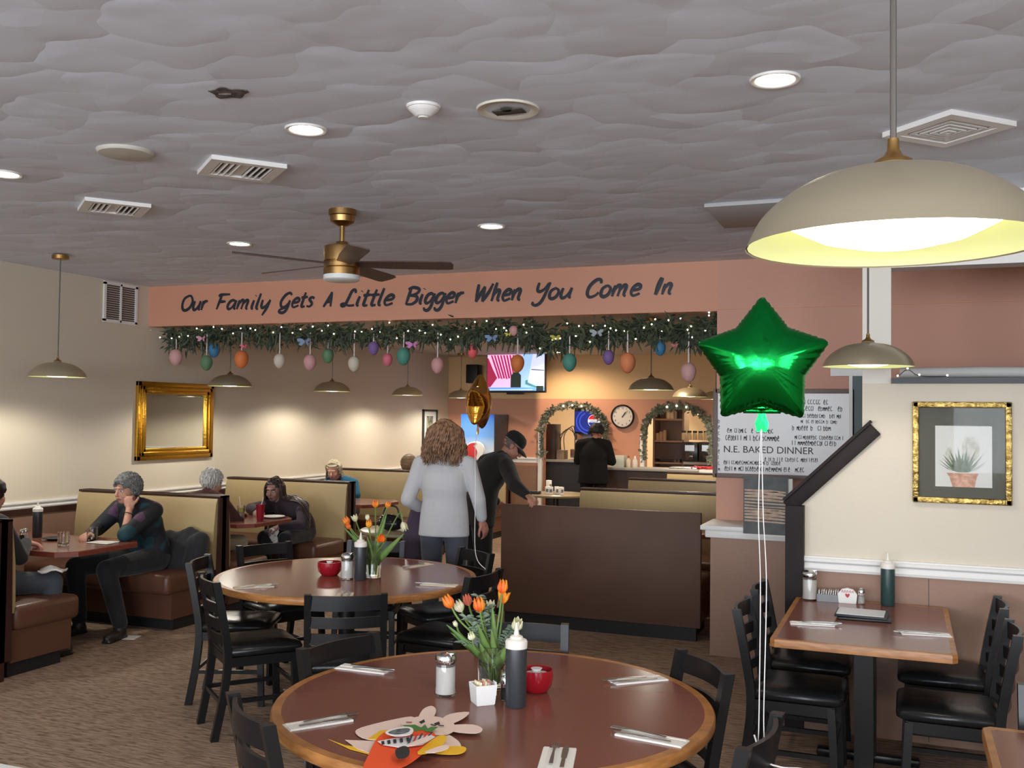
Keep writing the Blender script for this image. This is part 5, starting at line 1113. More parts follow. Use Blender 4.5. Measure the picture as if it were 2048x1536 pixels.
for a in ((352, 715, 34, 'k', 'dusty pink egg, first from the left end of the garland'), (413, 726, 31, 'g', 'sage green egg on white ribbon, second from the left end of the garland'), (428, 700, 31, 'b', 'blue egg behind the second egg from the left', 8.02), (483, 719, 36, 'o', 'orange egg near the left end of the garland above the mirror lamp'),
          (559, 722, 30, 'w', 'off white egg right of the left orange egg, under the word Gets'), (620, 725, 33, 'p', 'pink egg under the blue bow of the garland'), (656, 712, 30, 'g', 'moss green egg right of the blue bow', 8.0), (708, 728, 31, 'w', 'off white egg left of the purple one, under the word Little'),
          (747, 697, 28, 'v', 'purple egg high in the garland left of the pink bow'), (775, 720, 26, 'h', 'small rose pink egg between purple and teal eggs', 8.0), (807, 713, 36, 't', 'teal egg just left of the pink bow'), (875, 731, 33, 'p', 'pale pink egg left of the gold balloon'),
          (945, 703, 28, 'c', 'coral red egg above the gold balloon', 8.02), (1035, 727, 36, 'o', 'orange egg hanging in front of the television'), (1088, 688, 26, 'l', 'lilac egg above the right corner of the television', 8.02), (1139, 725, 37, 't', 'blue green egg right of the television'),
          (1217, 715, 30, 'v', 'purple egg over the wall clock'), (1255, 726, 42, 's', 'large salmon egg right above the clock'), (1320, 697, 30, 'b', 'blue egg at the right part of the garland', 8.0), (1377, 745, 40, 'k', 'low hanging dusty pink egg, nearest to the green balloon'), (1027, 662, 22, 'p', 'small pale pink egg tucked in the garland above the television', 7.9)):
    egg(*a)
def bow(px, py, w, col, lab, name='butterfly'):
    p = aty(px, py, 7.88); t = thing(name, lab, 'ornament', p); m = M('wing_%d_%d' % col[:2], col, .6)
    for s in (-1, 1):
        b = MB(); b.prism([(0, 0), (s*w*.5, w*.35), (s*w, w*.3), (s*w*.95, -.05*w), (s*w*.6, -.15*w), (s*w*.8, -.5*w), (s*w*.45, -.65*w), (0, -.1*w)], 'xz', -.002, .002)
        for v in b.bm.verts: v.co.y += -abs(v.co.x)*.5
        b.build('wing', m, t, 0)
    b = MB(); b.ell((0, -.003, -.1*w), (.08*w, .08*w, .35*w)); b.build('body', M('bow_body', (110, 100, 100), .6), t)
for a in ((405, 676, .055, (206, 150, 162), 'pink butterfly at the left end of the garland'), (611, 682, .07, (124, 146, 176), 'blue butterfly ornament in the garland left of centre'), (826, 688, .06, (206, 130, 186), 'bright pink butterfly right of the teal egg'), (985, 675, .06, (120, 150, 190), 'light blue butterfly left of the television corner'),
          (1017, 668, .03, (206, 196, 70), 'small yellow butterfly above the television'), (1112, 674, .045, (190, 184, 70), 'yellow green butterfly right of the lilac egg'), (1195, 664, .06, (168, 178, 180), 'pale grey butterfly left of the salmon egg'), (1350, 690, .03, (196, 110, 116), 'little red and white butterfly right of the blue egg'), (489, 692, .04, (222, 96, 120), 'hot pink butterfly above the left orange egg')): bow(*a)
# ---------------------------------------------------------------- star balloons
def star(name, lab, c, R_, Tk, yaw, mat, ratio, tail, tilt=0):
    t = thing(name, lab, 'balloon', c, 0); b = MB(); NA, NR = 160, 26
    def rad(a):
        k = (a/(2*PI/5)) % 1; k = abs(k-.5)*2            # 1 at tip, 0 at notch
        Rn = R_*ratio; x0, y0 = R_, 0; x1, y1 = Rn*math.cos(PI/5), Rn*math.sin(PI/5); th = (1-k)*PI/5
        r = (x0*y1-x1*y0)/(math.cos(th)*(y1-y0)-math.sin(th)*(x1-x0)); return min(r, R_*.965)
    m = Matrix.Rotation(yaw, 3, 'Z') @ Matrix.Rotation(tilt, 3, 'Y')
    for s in (-1, 1):
        G = []
        for i in range(NR+1):
            q = i/NR; ring = []
            for j in range(NA):
                a = 2*PI*j/NA; r = q*(R_*.8*(1-q)+rad(a)*q) if q < 1 else rad(a); e = max(0, 1-q**2.0)
                k = abs((a/(2*PI/5)) % 1-.5)*2; r0 = rad(a)
                h = Tk*e**.6*(1-.25*k*q*q)
                wr = .011*R_*q**4*min(1, (1-q)*7)*(math.sin(a*58+3*math.sin(a*7))+.6*math.sin(a*91+1))
                rr = r*(1+.012*math.sin(a*70)*q**8)
                ring.append(m @ V((rr*math.sin(a), s*(h+wr+.0012), rr*math.cos(a))))
            G.append(ring)
        b.ring_surf(G, cap=False)
    b.build('foil_envelope', mat, t, 80)
    b = MB(); b.ring_surf([[m @ V((x*w, .002*y, z)) for x, y in ((-1, -1), (1, -1), (1, 1), (-1, 1))] for z, w in ((-R_*ratio*.96, .014), (-R_*ratio-.025, .011), (-R_*ratio-.05, .02), (-R_*ratio-.075, .016))]); b.build('filling_neck', mat, t, 30)
    if tail:
        b = MB()
        for s in (-1, 1): b.ring_surf([[m @ V((s*x, -.004+.003*math.sin(x*90), -R_*ratio-.008+z)) for z in (-.012, .004)] for x in (0, .02, .04, .055)], cap=False, closed=False)
        o = b.build('seam_flap', mat, t, 60); o.modifiers.new('thickness', 'SOLIDIFY').thickness = .001
    return t
grn = M('green_foil', (20, 150, 62), .16, 1, bump=(9, .16)); gld = M('gold_foil', (206, 146, 58), .16, 1, bump=(8, .2))
cg = aty(1524, 726, 3.06); star('star_balloon', 'green foil star balloon on white ribbons in front of the whiteboard', cg, .207, .078, .12, grn, .64, True)
cgo = aty(958, 806, 5.33); star('star_balloon', 'gold foil star balloon seen edge on, floating above the couple', cgo, .178, .072, 1.74, gld, .62, False, .12)
rib = M('white_ribbon', (224, 220, 218), .5)
b = MB(); K = V((-.40, 3.02, .85))
for q, (dx, fz) in enumerate(((-.004, .86), (.003, .62))):
    b.tube([cg+V((dx*.3, -.01, -.2)), cg+V((dx*2, -.005, -.45)), V((cg.x+.01+dx*2.5, 3.045, 1.25)), K+V((dx*2, -.0, .01+.03*q)), K+V((dx*3, .0, -.06))], .0016, 6, 8)
b.tube([K+V((-.02, -.01, -.03)), K+V((.01, -.03, -.09)), K+V((.06, -.05, -.1)), K+V((.12, -.07, -.09)), K+V((.14, -.06, -.1))], .003, 6, 5)
tag(b.build('balloon_ribbon', rib, None, 60), 'white ribbons tying the green star balloon to a chair back', 'ribbon')
b = MB(); b.tube([cgo+V((0, 0, -.12)), cgo+V((-.02, 0, -.25)), V((cgo.x-.015, 5.33, 1.3)), V((cgo.x-.01, 5.33, .95)), V((-2.27, 5.31, .86))], .0022, 6, 8)
tag(b.build('balloon_ribbon', rib, None, 60), 'thin white ribbon of the gold star balloon hanging before the black jacket', 'ribbon')
# ---------------------------------------------------------------- whiteboard, calendar, ledge things
x0, x1, z0, z1 = -1.405, -.385, 1.305, 1.965; wy = HY-.012
t = thing('whiteboard', 'whiteboard full of dark handwriting on the wall behind the green balloon', 'whiteboard', ((x0+x1)/2, wy, (z0+z1)/2)); hw_, hz_ = (x1-x0)/2, (z1-z0)/2
b = MB(); b.box((0, 0, 0), (2*hw_, .02, 2*hz_)); b.build('writing_surface', M('board_white', (214, 210, 206), .25), t, 0)
b = MB()
for s in (-1, 1): b.box((s*hw_, -.006, 0), (.035, .034, 2*hz_+.035), bev=.004); b.box((0, -.006, s*hz_), (2*hw_, .034, .035), bev=.004)
b.build('frame', M('board_frame', (120, 104, 96), .5), t)
mk = M('marker_ink', (58, 56, 60), .6); rnd = random.Random(4)
def scrawl(u0, v0, w, h, n, slope=0):
    b = MB(); x = u0
    cnt = 0
    while x < u0+w or (not n and cnt < 6):
        cnt += 1
        if not n and rnd.random() < .15: x += h*.5; continue
        cw = h*rnd.uniform(.35, .55); k = rnd.randrange(5)
        P = {0: [(0, 0), (0, 1)], 1: [(0, 1), (0, 0), (.6, .1), (.7, .7), (.1, .6)], 2: [(.7, .9), (.2, .9), (0, .4), (.3, 0), (.8, .2)], 3: [(0, 0), (.1, .9), (.4, .4), (.7, .9), (.8, 0)], 4: [(0, .5), (.6, .5), (.4, 1), (0, .4), (.3, 0), (.7, .1)]}[k]
        b.tube([(x+p[0]*cw, -.0125, v0+(x-u0)*slope+p[1]*h*(1 if k != 3 else .9)) for p in P], h*.06, 5, 3); x += cw*1.15
        if n: break
    b.build('handwriting', mk, t, 0)

def wl(px0, py0, px1, h, py1=None, n=0):
    a, c = aty(px0, py0, wy), aty(px1, py1 or py0+ (px1-px0)*.02, wy); scrawl(a.x-t.location.x, a.z-t.location.z, c.x-a.x, h, n, (c.z-a.z)/(c.x-a.x))
for a in ((1602, 808, 1660, .035), (1602, 821, 1685, .035), (1602, 835, 1685, .03), (1602, 846, 1675, .026), (1585, 860, 1672, .035), (1455, 865, 1560, .035), (1452, 880, 1560, .04), (1590, 878, 1688, .03), (1585, 890, 1672, .035), (1448, 928, 1560, .03), (1450, 941, 1605, .035), (1530, 922, 1640, .03)): wl(*a)
for k in range(9): wl(1437, 846+k*12, 1442, .03, None, 1)
cw_ = aty(1447, 901, wy)
text_obj('handwriting', 'N.E. BAKED DINNER', .075, mk, t, (cw_.x-t.location.x, -.0125, cw_.z-t.location.z+.01), (PI/2, 0, 0), .0006, 'LEFT')
ca = aty(1487, 952, 7.36); cb = aty(1576, 1072, 7.36)
t = thing('hanging_calendar', 'picture calendar hanging over the half wall ledge below the whiteboard', 'calendar', ((ca.x+cb.x)/2, 7.36, (ca.z+cb.z)/2)); w2, h2 = (cb.x-ca.x)/2, (ca.z-cb.z)/2
b = MB(); b.box((.03, .006, 0), (2*w2, .003, 2*h2-.02)); b.box((0, 0, -h2-.004), (2*w2, .008, .012)); b.build('white_sheet', napw, t, 0)
b = MB(); b.box((0, 0, 0), (2*w2, .006, 2*h2)); b.build('dark_sheet', M('calendar_dark', (70, 74, 74), .5, var=(9, (92, 94, 90))), t, 0)
b = MB()
for k in range(11):
    z = h2*.55-k*h2*.105
    b.prism([(-w2*.95, z), (w2*.2+.05*math.sin(k*2), z+.012*math.sin(k)), (w2*.9, z-.01), (w2*.9, z-.01-h2*.05), (-w2*.95, z-h2*.055)], 'xz', -.0045, -.003)
b.build('printed_shelves', M('calendar_beige', (186, 152, 128), .6, var=(30, (206, 184, 164))), t, 0)
a, c = aty(1708, 768, 7.8), aty(1737, 870, 7.8)
t = thing('framed_dark_board', 'dark green board in white frame partly hidden by the white post', 'board', ((a.x+c.x)/2+.04, HY-.02, (a.z+c.z)/2-.1)); b = MB(); b.box((0, 0, 0), (.2, .03, .75)); b.build('board_panel', M('dark_green_board', (50, 70, 68), .4), t, 0)
b = MB(); b.box((-.06, -.005, .42), (.4, .04, .14)); b.box((-.115, -.004, 0), (.025, .036, .75)); b.build('frame', white, t, 0)
t = thing('rolled_banner', 'rolled pale banner lying on the dark cap of the partition', 'banner', (.35, PY+.075, 1.986)); b = MB(); b.tube([(-.39, 0, .03), (0, .0, .034), (.3, .01, .032)], .03, 14, 6); b.build('roll', M('pale_banner', (188, 186, 182), .6, bump=(8, .3)), t); b = MB(); b.box((.52, .01, .015), (.32, .07, .03), .05, bev=.006); b.build('folded_end', white, t)
t = thing('fairy_light_string', 'short string of warm fairy lights on the partition cap beside the post', 'string lights', (0, 0, 0)); b = MB(); P = [V((-.05, PY-.045, 1.99)), V((.0, PY-.05, 2.03)), V((.06, PY-.05, 1.995)), V((.2, PY-.05, 1.992))]; b.tube(P, .002, 5, 4); b.build('cord', blackp, t)
for p in P: b = MB(); b.ell(p+V((0, 0, .006)), .005, None, 8, 6); b.build('light_bulb', M('fairy_light', (1., .86, .66)), t)
# ---------------------------------------------------------------- television and things on the back wall
p = aty(1031, 746, 14.55); t = thing('television', 'wall mounted television showing a flag and a speaker, above the drinks cooler', 'television', p, -.10); w2, h2 = .52, .31
b = MB(); b.box((0, .03, 0), (2*w2, .06, 2*h2), bev=.006); b.box((0, .01, -h2-.012), (.3, .04, .03)); b.build('casing', blackp, t)
b = MB(); b.cyl((0, .06, 0), (0, .3, 0), .03); b.build('wall_bracket', blackp, t)
E_ = lambda n, c, e=1.0: M('screen_'+n, c, .4, emit=e)
lay = [0]
def scr(pts, m, nm):
    lay[0] += 1; b = MB(); b.prism([(-w2+.014+x*(2*w2-.028), -h2+.03+y*(2*h2-.044)) for x, y in pts], 'xz', -.001-.0006*lay[0], -.0006*lay[0]); return b.build(nm, m, scrn, 0)
b = MB(); b.box((0, 0, .008), (2*w2-.028, .002, 2*h2-.044)); scrn = b.build('screen', E_('pink', (222, 180, 216)), t, 0)
scr([(.45, 0), (1, 0), (1, 1), (.62, 1)], E_('blue', (150, 186, 236)), 'screen_image'); scr([(.72, .25), (1, .1), (1, .95), (.8, 1)], E_('lilac', (196, 204, 244)), 'screen_image')
for k in range(8): x = .06+.055*k; scr([(x, .98), (x+.028, .98), (x+.17-.01*k, .35-.03*(k % 2)), (x+.14-.01*k, .33)], E_('red', (166, 36, 88)) if k % 1 == 0 else E_('white', (240, 220, 235)), 'screen_image')
scr([(.0, .1), (.06, .1), (.18, .35), (.1, .6), (.02, .9), (0, .9)], E_('darkred', (150, 40, 70)), 'screen_image')
scr([(.42, .0), (.6, .0), (.6, .42), (.56, .5), (.47, .5), (.42, .4)], E_('dark', (34, 44, 40)), 'screen_image'); scr([(.47, .5), (.57, .5), (.58, .62), (.52, .68), (.46, .6)], E_('skin', (150, 96, 70)), 'screen_image')
scr([(.68, .28), (.72, .3), (.72, .22), (.9, .1), (.88, .07), (.68, .18)], E_('mic', (70, 120, 124)), 'screen_image'); scr([(.78, .57), (1, .54), (1, .56), (.78, .59)], E_('dark', (34, 44, 40)), 'screen_image')
scr([(0, 0), (1, 0), (1, .09), (0, .09)], E_('bar', (96, 150, 214)), 'screen_image'); scr([(.05, .02), (.8, .02), (.8, .035), (.05, .035)], E_('white', (230, 236, 250)), 'screen_image'); scr([(.87, 0), (.99, 0), (.99, .13), (.87, .13)], E_('dark', (34, 44, 40)), 'screen_image')
p = aty(948, 748, 14.7); b = MB(); b.box((0, 0, 0), (.2, .2, .3), bev=.01); tag(b.build('wall_speaker', blackp, None, 40, p), 'black box speaker behind the gold balloon, left of the television', 'speaker')
p = aty(1245, 833, BY-.03); t = thing('wall_clock', 'round black rimmed clock on the orange wall between the arches', 'clock', p); R_ = .185
b = MB(); q = Matrix.Rotation(PI/2, 3, 'X'); b.lathe([(R_, -.025), (R_, .015), (R_*.94, .025), (R_*.87, .012), (R_*.87, -.0)], (0, 0, 0), 48, q, cap=False); b.build('rim', blackp, t, 60)
b = MB(); b.lathe([(0, .002), (R_*.88, .002)], (0, 0, 0), 40, q, cap=False); b.build('dial', M('clock_face', (222, 216, 206), .5), t, 0)
for k in range(12):
    a = PI/6*(k+1); text_obj('numeral', str(k+1), .042, M('clock_ink', (40, 38, 38), .6), t, (R_*.7*math.sin(a), -.004, R_*.7*math.cos(a)), (PI/2, 0, 0), .0005)
for nm, a, L, w in (('minute_hand', .72, .125, .005), ('hour_hand', .60, .085, .007)):
    b = MB(); b.prism([(-w, -.015), (w, -.015), (w*.5, L), (-w*.5, L)], 'xz', -.012 if L > .1 else -.008, -.010 if L > .1 else -.006)
    for v in b.bm.verts: v.co = Matrix.Rotation(a, 3, 'Y') @ v.co
    b.build(nm, M('clock_ink', (40, 38, 38)), t, 0)
# drinks cooler in the corner
adm = bpy.data.materials.new('cooler_advert'); adm.use_nodes = True; nt = adm.node_tree; bs = nt.nodes['Principled BSDF']; bs.inputs['Roughness'].default_value = .25
tc = nt.nodes.new('ShaderNodeTexCoord'); sx = nt.nodes.new('ShaderNodeSeparateXYZ'); rp = nt.nodes.new('ShaderNodeValToRGB'); nt.links.new(tc.outputs['Generated'], sx.inputs[0]); nt.links.new(sx.outputs['Z'], rp.inputs[0]); nt.links.new(rp.outputs[0], bs.inputs['Base Color'])
for k, (q_, c) in enumerate(((0, (60, 70, 84)), (.25, (206, 214, 226)), (.55, (96, 146, 206)), (1, (18, 66, 150)))):
    el = rp.color_ramp.elements[k] if k < 2 else rp.color_ramp.elements.new(q_)
    el.position = q_; el.color = rgb(*c)
a, c = aty(919, 828, 14.2), aty(985, 915, 14.2)
t = thing('drinks_cooler', 'tall drinks cooler with blue printed front in the far corner', 'drinks cooler', ((a.x+c.x)/2, 14.5, 0)); w2 = (c.x-a.x)/2
b = MB(); b.box((0, .05, a.z/2), (2*w2, .55, a.z), bev=.01); b.build('cabinet', M('cooler_dark', (48, 50, 58), .4), t)
b = MB(); b.box((0, -.235, (a.z+c.z-.1)/2), (2*w2-.01, .02, a.z-c.z+.1)); b.build('printed_front', adm, t, 0)
p = aty(947, 903, 14.1); q = Matrix.Rotation(PI/2, 3, 'X')
t2 = thing('round_logo_sign', 'tilted round red and white globe sign before the drinks cooler', 'sign', (p.x, 14.12, p.z)); b = MB(); m_ = Matrix.Rotation(-.5, 3, 'Y') @ Matrix.Diagonal((1.15, 1, .9)) @ q
b.lathe([(0, .02), (.155, .018), (.165, 0), (.155, -.02), (0, -.022)], (0, 0, 0), 36, m_); b.build('sign_disc', white, t2)
b = MB(); P = [(-.12+.0*k, 0) for k in ()]; out = [(.148*math.cos(x), .148*math.sin(x)) for x in [PI*.28+PI*1.25*k/20 for k in range(21)]]; inn = [(.075+.03*math.cos(x*2), -.1+.22*k/8) for k, x in enumerate([k/3 for k in range(9)])]
b.prism([(x*1.0, z*.9) for x, z in out]+[(-.01+.07*math.sin(PI*k/8), (-.13+.26*k/8)*.9) for k in range(1, 8)], 'xz', -.026, -.0215)
for v in b.bm.verts: v.co = Matrix.Rotation(-.3, 3, 'Y') @ v.co
b.build('red_field', M('logo_red', (206, 52, 52), .4), t2, 0)
b = MB(); b.cyl((0, .02, -.15), (0, .02, -p.z+.0), .02); b.box((0, .02, -p.z+.01), (.3, .2, .02)); b.build('sign_stand', blackp, t2)
a, c = aty(986, 829, BY-.03), aty(1014, 912, BY-.03)
t = thing('framed_poster', 'narrow dark framed grey poster right of the drinks cooler', 'picture', ((a.x+c.x)/2, BY-.02, (a.z+c.z)/2)); w2, h2 = (c.x-a.x)/2, (a.z-c.z)/2; b = MB()
for s in (-1, 1): b.box((s*(w2-.025), 0, 0), (.05, .04, 2*h2)); b.box((0, 0, s*(h2-.025)), (2*w2, .04, .05))
b.build('frame', maroon, t, 0); b = MB(); b.box((0, .008, 0), (2*w2-.08, .01, 2*h2-.08)); b.build('poster', M('poster_grey', (150, 142, 142), .5, var=(5, (92, 84, 86))), t, 0); b = MB(); b.box((.01, .0, -.09), (.16, .01, .26)); b.build('poster_panel', M('poster_pale', (196, 192, 190), .5), t, 0)
# arch garlands
for i, (A, lab) in enumerate(((A1, 'dusty leaf garland framing the left arch'), (A2, 'dusty leaf garland framing the right arch'))):
    g_ = thing('arch_garland', lab, 'garland', (0, 0, 0), 0, 'leaf garlands around the arches'); P = crom([V((x+(.0), BY-.05, z)) for x, z in ([(A[1][0], 1.1)]+A[1:-1]+[(A[-2][0], 1.1)])], 10); b = MB(); b.tube(P, .028, 8); b.build('garland_core', M('dusty_green_dark', (92, 98, 84), .8, bump=(30, .6)), g_); b = MB()
    for k in range(1000):
        p = P[rnd.randrange(len(P))]+V((rnd.gauss(0, .022), rnd.gauss(-.02, .018), rnd.gauss(0, .022))); d = V((rnd.gauss(0, 1), rnd.gauss(-.3, .5), rnd.gauss(0, 1))).normalized(); L = rnd.uniform(.03, .075); s_ = d.cross(V((0, 1, .1))).normalized()*L*.25
        b.ring_surf([[p-s_*.2, p, p+s_*.2], [p+d*L*.5-s_, p+d*L*.5+V((0, .006, 0)), p+d*L*.5+s_], [p+d*L-s_*.1, p+d*L, p+d*L+s_*.1]], cap=False, closed=False)
    b.build('foliage', M('dusty_green', (92, 98, 82), .7, var=(20, (130, 130, 112))), g_, 0)
    for k in (.42, .5, .58): b = MB(); b.ell(P[int(k*len(P))]+V((0, -.06, 0)), .014, None, 8, 6); b.build('light_bulb', M('fairy_light', (1., .86, .66)), g_)
# ---------------------------------------------------------------- kitchen beyond the arches
for x in (-5.0, -3.2):  # unseen lights added to brighten the kitchen behind the arches
    l = bpy.data.lights.new('kitchen_fill', 'AREA'); l.shape = 'RECTANGLE'; l.size = 1.2; l.size_y = .3; l.energy = 60; l.color = (1, .88, .72)
    t = thing('kitchen_fill_light', 'unseen light added to brighten the kitchen', 'ceiling light', (x, 16.6, FZ-.06), 0, 'added kitchen fill lights'); o = bpy.data.objects.new('kitchen_fill', l); COL.objects.link(o); o.parent = t; o.location = (0, 0, -.03)
    b = MB(); b.box((0, 0, .02), (1.25, .35, .05)); b.build('housing', white, t, 0)
dkw = M('dark_wood_panel', (62, 46, 38), .45, var=(6, (48, 36, 30), (1, 1, .2))); ktop = M('counter_grey', (150, 146, 138), .35)
t = thing('service_counter', 'dark wood counter with grey top in front of the orange wall under the clock', 'counter', (-3.62, 14.6, 0)); b = MB(); b.box((0, 0, .48), (1.56, .44, .96)); b.build('cabinet_body', dkw, t, 0); b = MB(); b.box((0, -.01, .98), (1.62, .5, .04), bev=.006); b.build('countertop', ktop, t)
t = thing('kitchen_counter', 'kitchen counter with black front inside the left arch', 'counter', (-5.0, 15.55, 0)); b = MB(); b.box((0, 0, .5), (1.7, .6, 1.0)); b.build('cabinet_body', M('black_steel', (44, 44, 46), .4), t, 0); b = MB(); b.box((0, -.01, 1.03), (1.74, .66, .04), bev=.005); b.build('countertop', ktop, t)
def kbox(px0, py0, px1, py1, yy, dep, name, lab, m, cat, bev=.005, rest=None, grp=None, extra=None):
    a, c = aty(px0, py0, yy), aty(px1, py1, yy); zb = rest if rest is not None else c.z; t = thing(name, lab, cat, ((a.x+c.x)/2, yy+dep/2, zb), 0, grp); b = MB(); b.box((0, 0, (a.z-zb)/2), (c.x-a.x, dep, a.z-zb), bev=bev); b.build('body', m, t)
    return t, (c.x-a.x)/2, a.z-zb
t, w2, h2 = kbox(1149, 815, 1216, 868, 15.5, .45, 'drink_machine_panel', 'x', blackp, 'drink machine', rest=None)
t['label'] = 'lit blue panel of a drink machine behind the worker in the left arch'; t.name = 'drink_machine'
b = MB(); b.box((0, -.232, h2*.46), (2*w2-.03, .01, h2*.8)); sc_ = b.build('lit_panel', M('panel_blue', (24, 40, 128), .3, emit=.8), t, 0)
b = MB()
for k in (.27, .36): b.tube([(-.03+k*.6*math.cos(x), -.2385, h2*.46+k*.55*math.sin(x)) for x in [2+2.6*i/14 for i in range(15)]], .012, 5)
b.build('swirl', M('panel_light_blue', (60, 84, 190), .3, emit=.8), sc_, 0)
q_ = aty(1180, 842, 15.26); cx_, cz_, r_ = q_.x-t.location.x, q_.z-t.location.z, .105
b = MB(); b.prism([(cx_+r_*math.cos(x), cz_+r_*math.sin(x)) for x in [2*PI*i/32 for i in range(32)]], 'xz', -.243, -.239); b.build('globe_white', M('logo_white_lit', (236, 236, 240), .3, emit=.9), sc_, 0)
for nm, a0, a1, col in (('globe_red', .25, PI-.25, (206, 30, 48)), ('globe_blue', PI+.25, 2*PI-.25, (24, 50, 140))):
    b = MB(); b.prism([(cx_+r_*.94*math.cos(a0+(a1-a0)*i/16), cz_+r_*.94*math.sin(a0+(a1-a0)*i/16)) for i in range(17)], 'xz', -.246, -.2435); b.build(nm, M(nm+'_lit', col, .3, emit=.9), sc_, 0)
text_obj('lettering', 'pepsi', .07, M('panel_ink', (30, 40, 110), .5), sc_, (cx_, -.247, cz_), (PI/2, 0, 0), .0005)
b = MB(); b.box((-.08, .05, -.2), (.5, .3, .42), bev=.02)
for k in range(4): b.cyl((-.25+.11*k, -.12, -.12), (-.25+.11*k, -.12, -.24), .02, .014, 10)
b.box((-.08, 0, -.33), (.56, .42, .14), bev=.01); b.build('dispenser', steel, t)
kbox(1090, 848, 1109, 932, 15.3, .3, 'tall_cabinet', 'tall brown cabinet just inside the left arch', dkw, 'cabinet')
kbox(1106, 900, 1128, 926, 15.4, .2, 'plastic_bin', 'beige plastic bin on the kitchen counter in the left arch', M('bin_beige', (150, 128, 104), .5), 'bin', rest=1.05)
kbox(1151, 880, 1162, 907, 15.25, .12, 'paper_dispenser', 'white dispenser box left of the worker', white, 'dispenser')
b = MB()
for k in range(3): b.tube([aty(1116+8*k, 918, 15.6), aty(1116+6*k, 880-4*k, 15.6), aty(1135+6*k, 858-3*k, 15.6), aty(1150, 868+6*k, 15.6)], .008, 6, 5)
tag(b.build('drink_hose', M('hose_grey', (110, 108, 104), .4), None), 'grey hoses looping behind the kitchen counter', 'hose')
t, w2, h2 = kbox(1226, 911, 1247, 928, 14.5, .2, 'napkin_box', 'pale box on the service counter right of the worker', M('box_pale', (196, 200, 190), .5), 'box', rest=1.0)
for px, col, lab in ((1257, (196, 186, 160), 'cream bottle with red cap on the service counter'), (1270, (206, 198, 186), 'white bottle on the service counter under the clock'), (1224, (190, 190, 186), 'pale carton behind the worker on the service counter')):
    p = aty(px, 930, 14.55); t = thing('bottle', lab, 'bottle', (p.x, 14.55, 1.0)); b = MB(); b.lathe([(0, 0), (.038, 0), (.04, .01), (.04, .1), (.02, .125), (.015, .14), (0, .141)], seg=20, cap=False); b.build('bottle_body', M('kb_%d' % col[0], col, .4), t); b = MB(); b.cyl((0, 0, .138), (0, 0, .17), .017, .012); b.build('cap', M('cap_red', (150, 60, 40), .5) if px == 1257 else white, t)
# shelving, boxes and coffee machines in the right arch
a, c = aty(1308, 815, 16.2), aty(1366, 940, 16.2); t = thing('kitchen_shelf_unit', 'brown shelf unit inside the right arch', 'shelves', ((a.x+c.x)/2, 16.4, 0)); w2 = (c.x-a.x)/2; b = MB()
for s in (-1, 1): b.box((s*w2, 0, 1.0), (.03, .4, 2.0))
b.box((0, .2, 1.0), (2*w2, .02, 2.0)); b.build('carcass', M('shelf_carcass', (134, 112, 92), .5), t, 0)
for z in (.35, .7, 1.0, 1.36, 1.72, 1.98): b = MB(); b.box((0, 0, z), (2*w2-.03, .38, .03)); b.build('shelf', M('shelf_board', (150, 124, 100), .5), t, 0)
b = MB(); b.box((0, -.19, 1.2), (2*w2-.03, .02, .26)); b.build('drawer_front', dkw, t, 0); X0, WS = (a.x+c.x)/2, w2
for k in range(14):
    z = (1.375, 1.735, 1.015)[k % 3]; x = X0-WS*.82+WS*1.6*((k*5) % 14)/13; h = .1+.05*((k*7) % 5)/4; b = MB(); b.lathe([(0, 0), (.035, 0), (.035, h), (.02, h+.02), (0, h+.02)], seg=14, cap=False)
    tag(b.build('jar', (M('jar_a', (170, 150, 124), .4), M('jar_b', (206, 200, 188), .4), M('jar_c', (96, 78, 64), .4))[k % 3], None, 40, (x, 16.28+.1*(k % 2), z)), 'jar on the brown kitchen shelf unit', 'jar', 'jars on the kitchen shelf unit')
t = thing('kitchen_back_counter', 'counter with coffee machines inside the right arch', 'counter', (-2.6, 16.3, 0)); b = MB(); b.box((0, 0, .5), (1.5, .6, 1.0)); b.build('cabinet_body', dkw, t, 0); b = MB(); b.box((0, -.01, 1.02), (1.54, .66, .04)); b.build('countertop', ktop, t, 0)
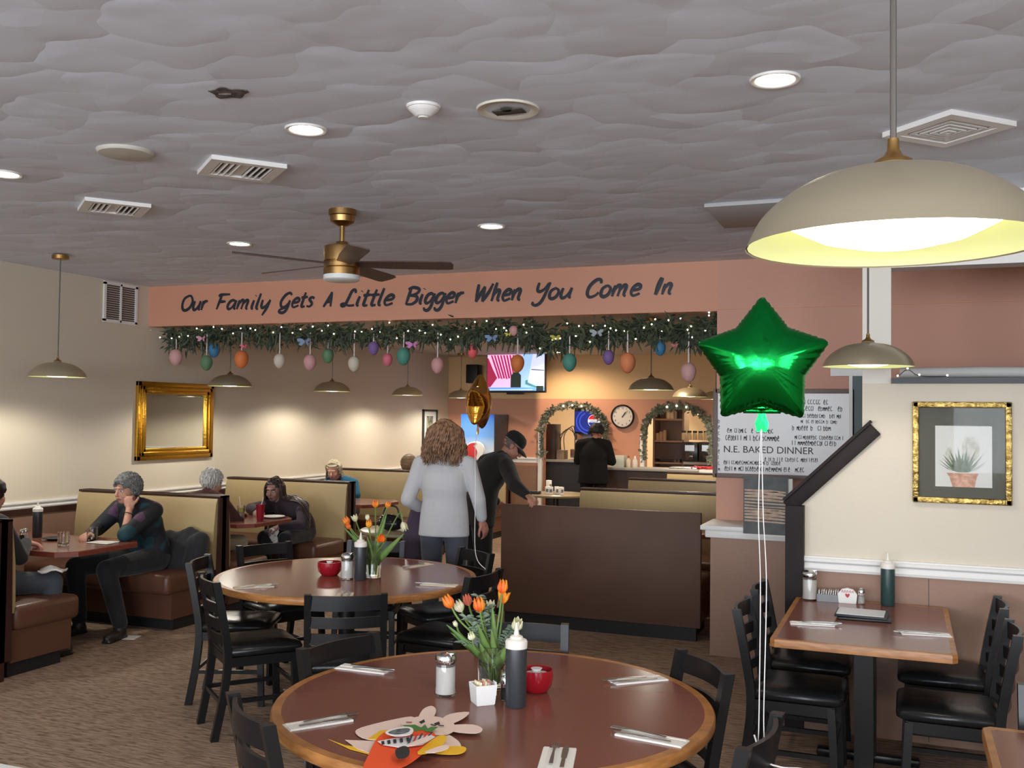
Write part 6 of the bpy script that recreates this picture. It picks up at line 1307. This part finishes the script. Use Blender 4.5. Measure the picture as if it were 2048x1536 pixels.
for k, (p0, p1, lab) in enumerate(((1364, 1395, 'black coffee machine inside the right arch, left of two'), (1398, 1428, 'black coffee machine inside the right arch, right of two'))):
    t, w2, h2 = kbox(p0, 884, p1, 920, 16.05, .4, 'coffee_machine', lab, M('machine_black', (44, 48, 54), .25), 'coffee machine', rest=1.04, grp='coffee machines')
    b = MB(); b.box((0, -.205, h2*.7), (w2*1.2, .01, h2*.3)); b.build('control_panel', steel, t, 0); b = MB(); b.box((0, -.21, h2*.25), (w2*1.0, .04, h2*.4), bev=.01); b.build('glass_pot', M('pot_dark', (70, 60, 54), .1), t)
a = aty(1362, 884, 16.1)
b = MB(); b.box((-2.52, 16.25, a.z+.02), (.9, .4, .03)); tag(b.build('wall_shelf', M('shelf_pale', (196, 180, 150), .5), None, 0), 'pale shelf over the coffee machines in the right arch', 'shelf')
for k in range(5):
    p = aty(1368+11*k, 882, 16.15); t = thing('storage_jug', 'cream jug with dark lid on the shelf in the right arch', 'jug', (p.x, 16.15+.0*k, a.z+.036), 0, 'cream jugs with dark lids'); b = MB(); b.lathe([(0, 0), (.04, 0), (.042, .1), (.032, .12), (0, .12)], seg=16, cap=False); b.build('jug_body', M('jug_cream', (206, 192, 156), .5), t); b = MB(); b.lathe([(0, .118), (.036, .118), (.034, .15), (0, .152)], seg=16, cap=False); b.build('lid', M('lid_dark', (54, 54, 50), .5), t)
t, w2, h2 = kbox(1338, 934, 1394, 944, 14.45, .3, 'steel_tray', 'grey steel tray on the ledge before the right arch', steel, 'tray', rest=1.0)
b = MB()
for k in range(9): b.box((-.14+.035*k, 0, .02+.012*(k % 2)), (.03, .2, .03), .3*k, bev=.005)
p = aty(1404, 940, 14.5); tag(b.build('red_basket_liners', M('liner_red', (176, 44, 50), .6), None, 40, (p.x, 14.55, 1.0)), 'red paper baskets at the right end of the counter before the right arch', 'baskets')
t = thing('serving_ledge', 'white ledge before the right arch carrying a steel tray', 'ledge', (-2.45, 14.62, 0)); b = MB(); b.box((0, 0, .48), (.7, .4, .96)); b.build('ledge_body', white, t, 0); b = MB(); b.box((0, 0, .98), (.74, .44, .04)); b.build('ledge_top', white, t, 0)
b = MB(); q0 = aty(1368, 806, 17.6); b.prism([(0, 0), (1.3, -1.1), (1.3, .5), (0, .5)], 'xz', 0, .05); o = b.build('sloping_panel', kw, None, 0, (q0.x, 17.6, q0.z)); tag(o, 'sloping cream panel at the back of the kitchen in the right arch', 'panel')
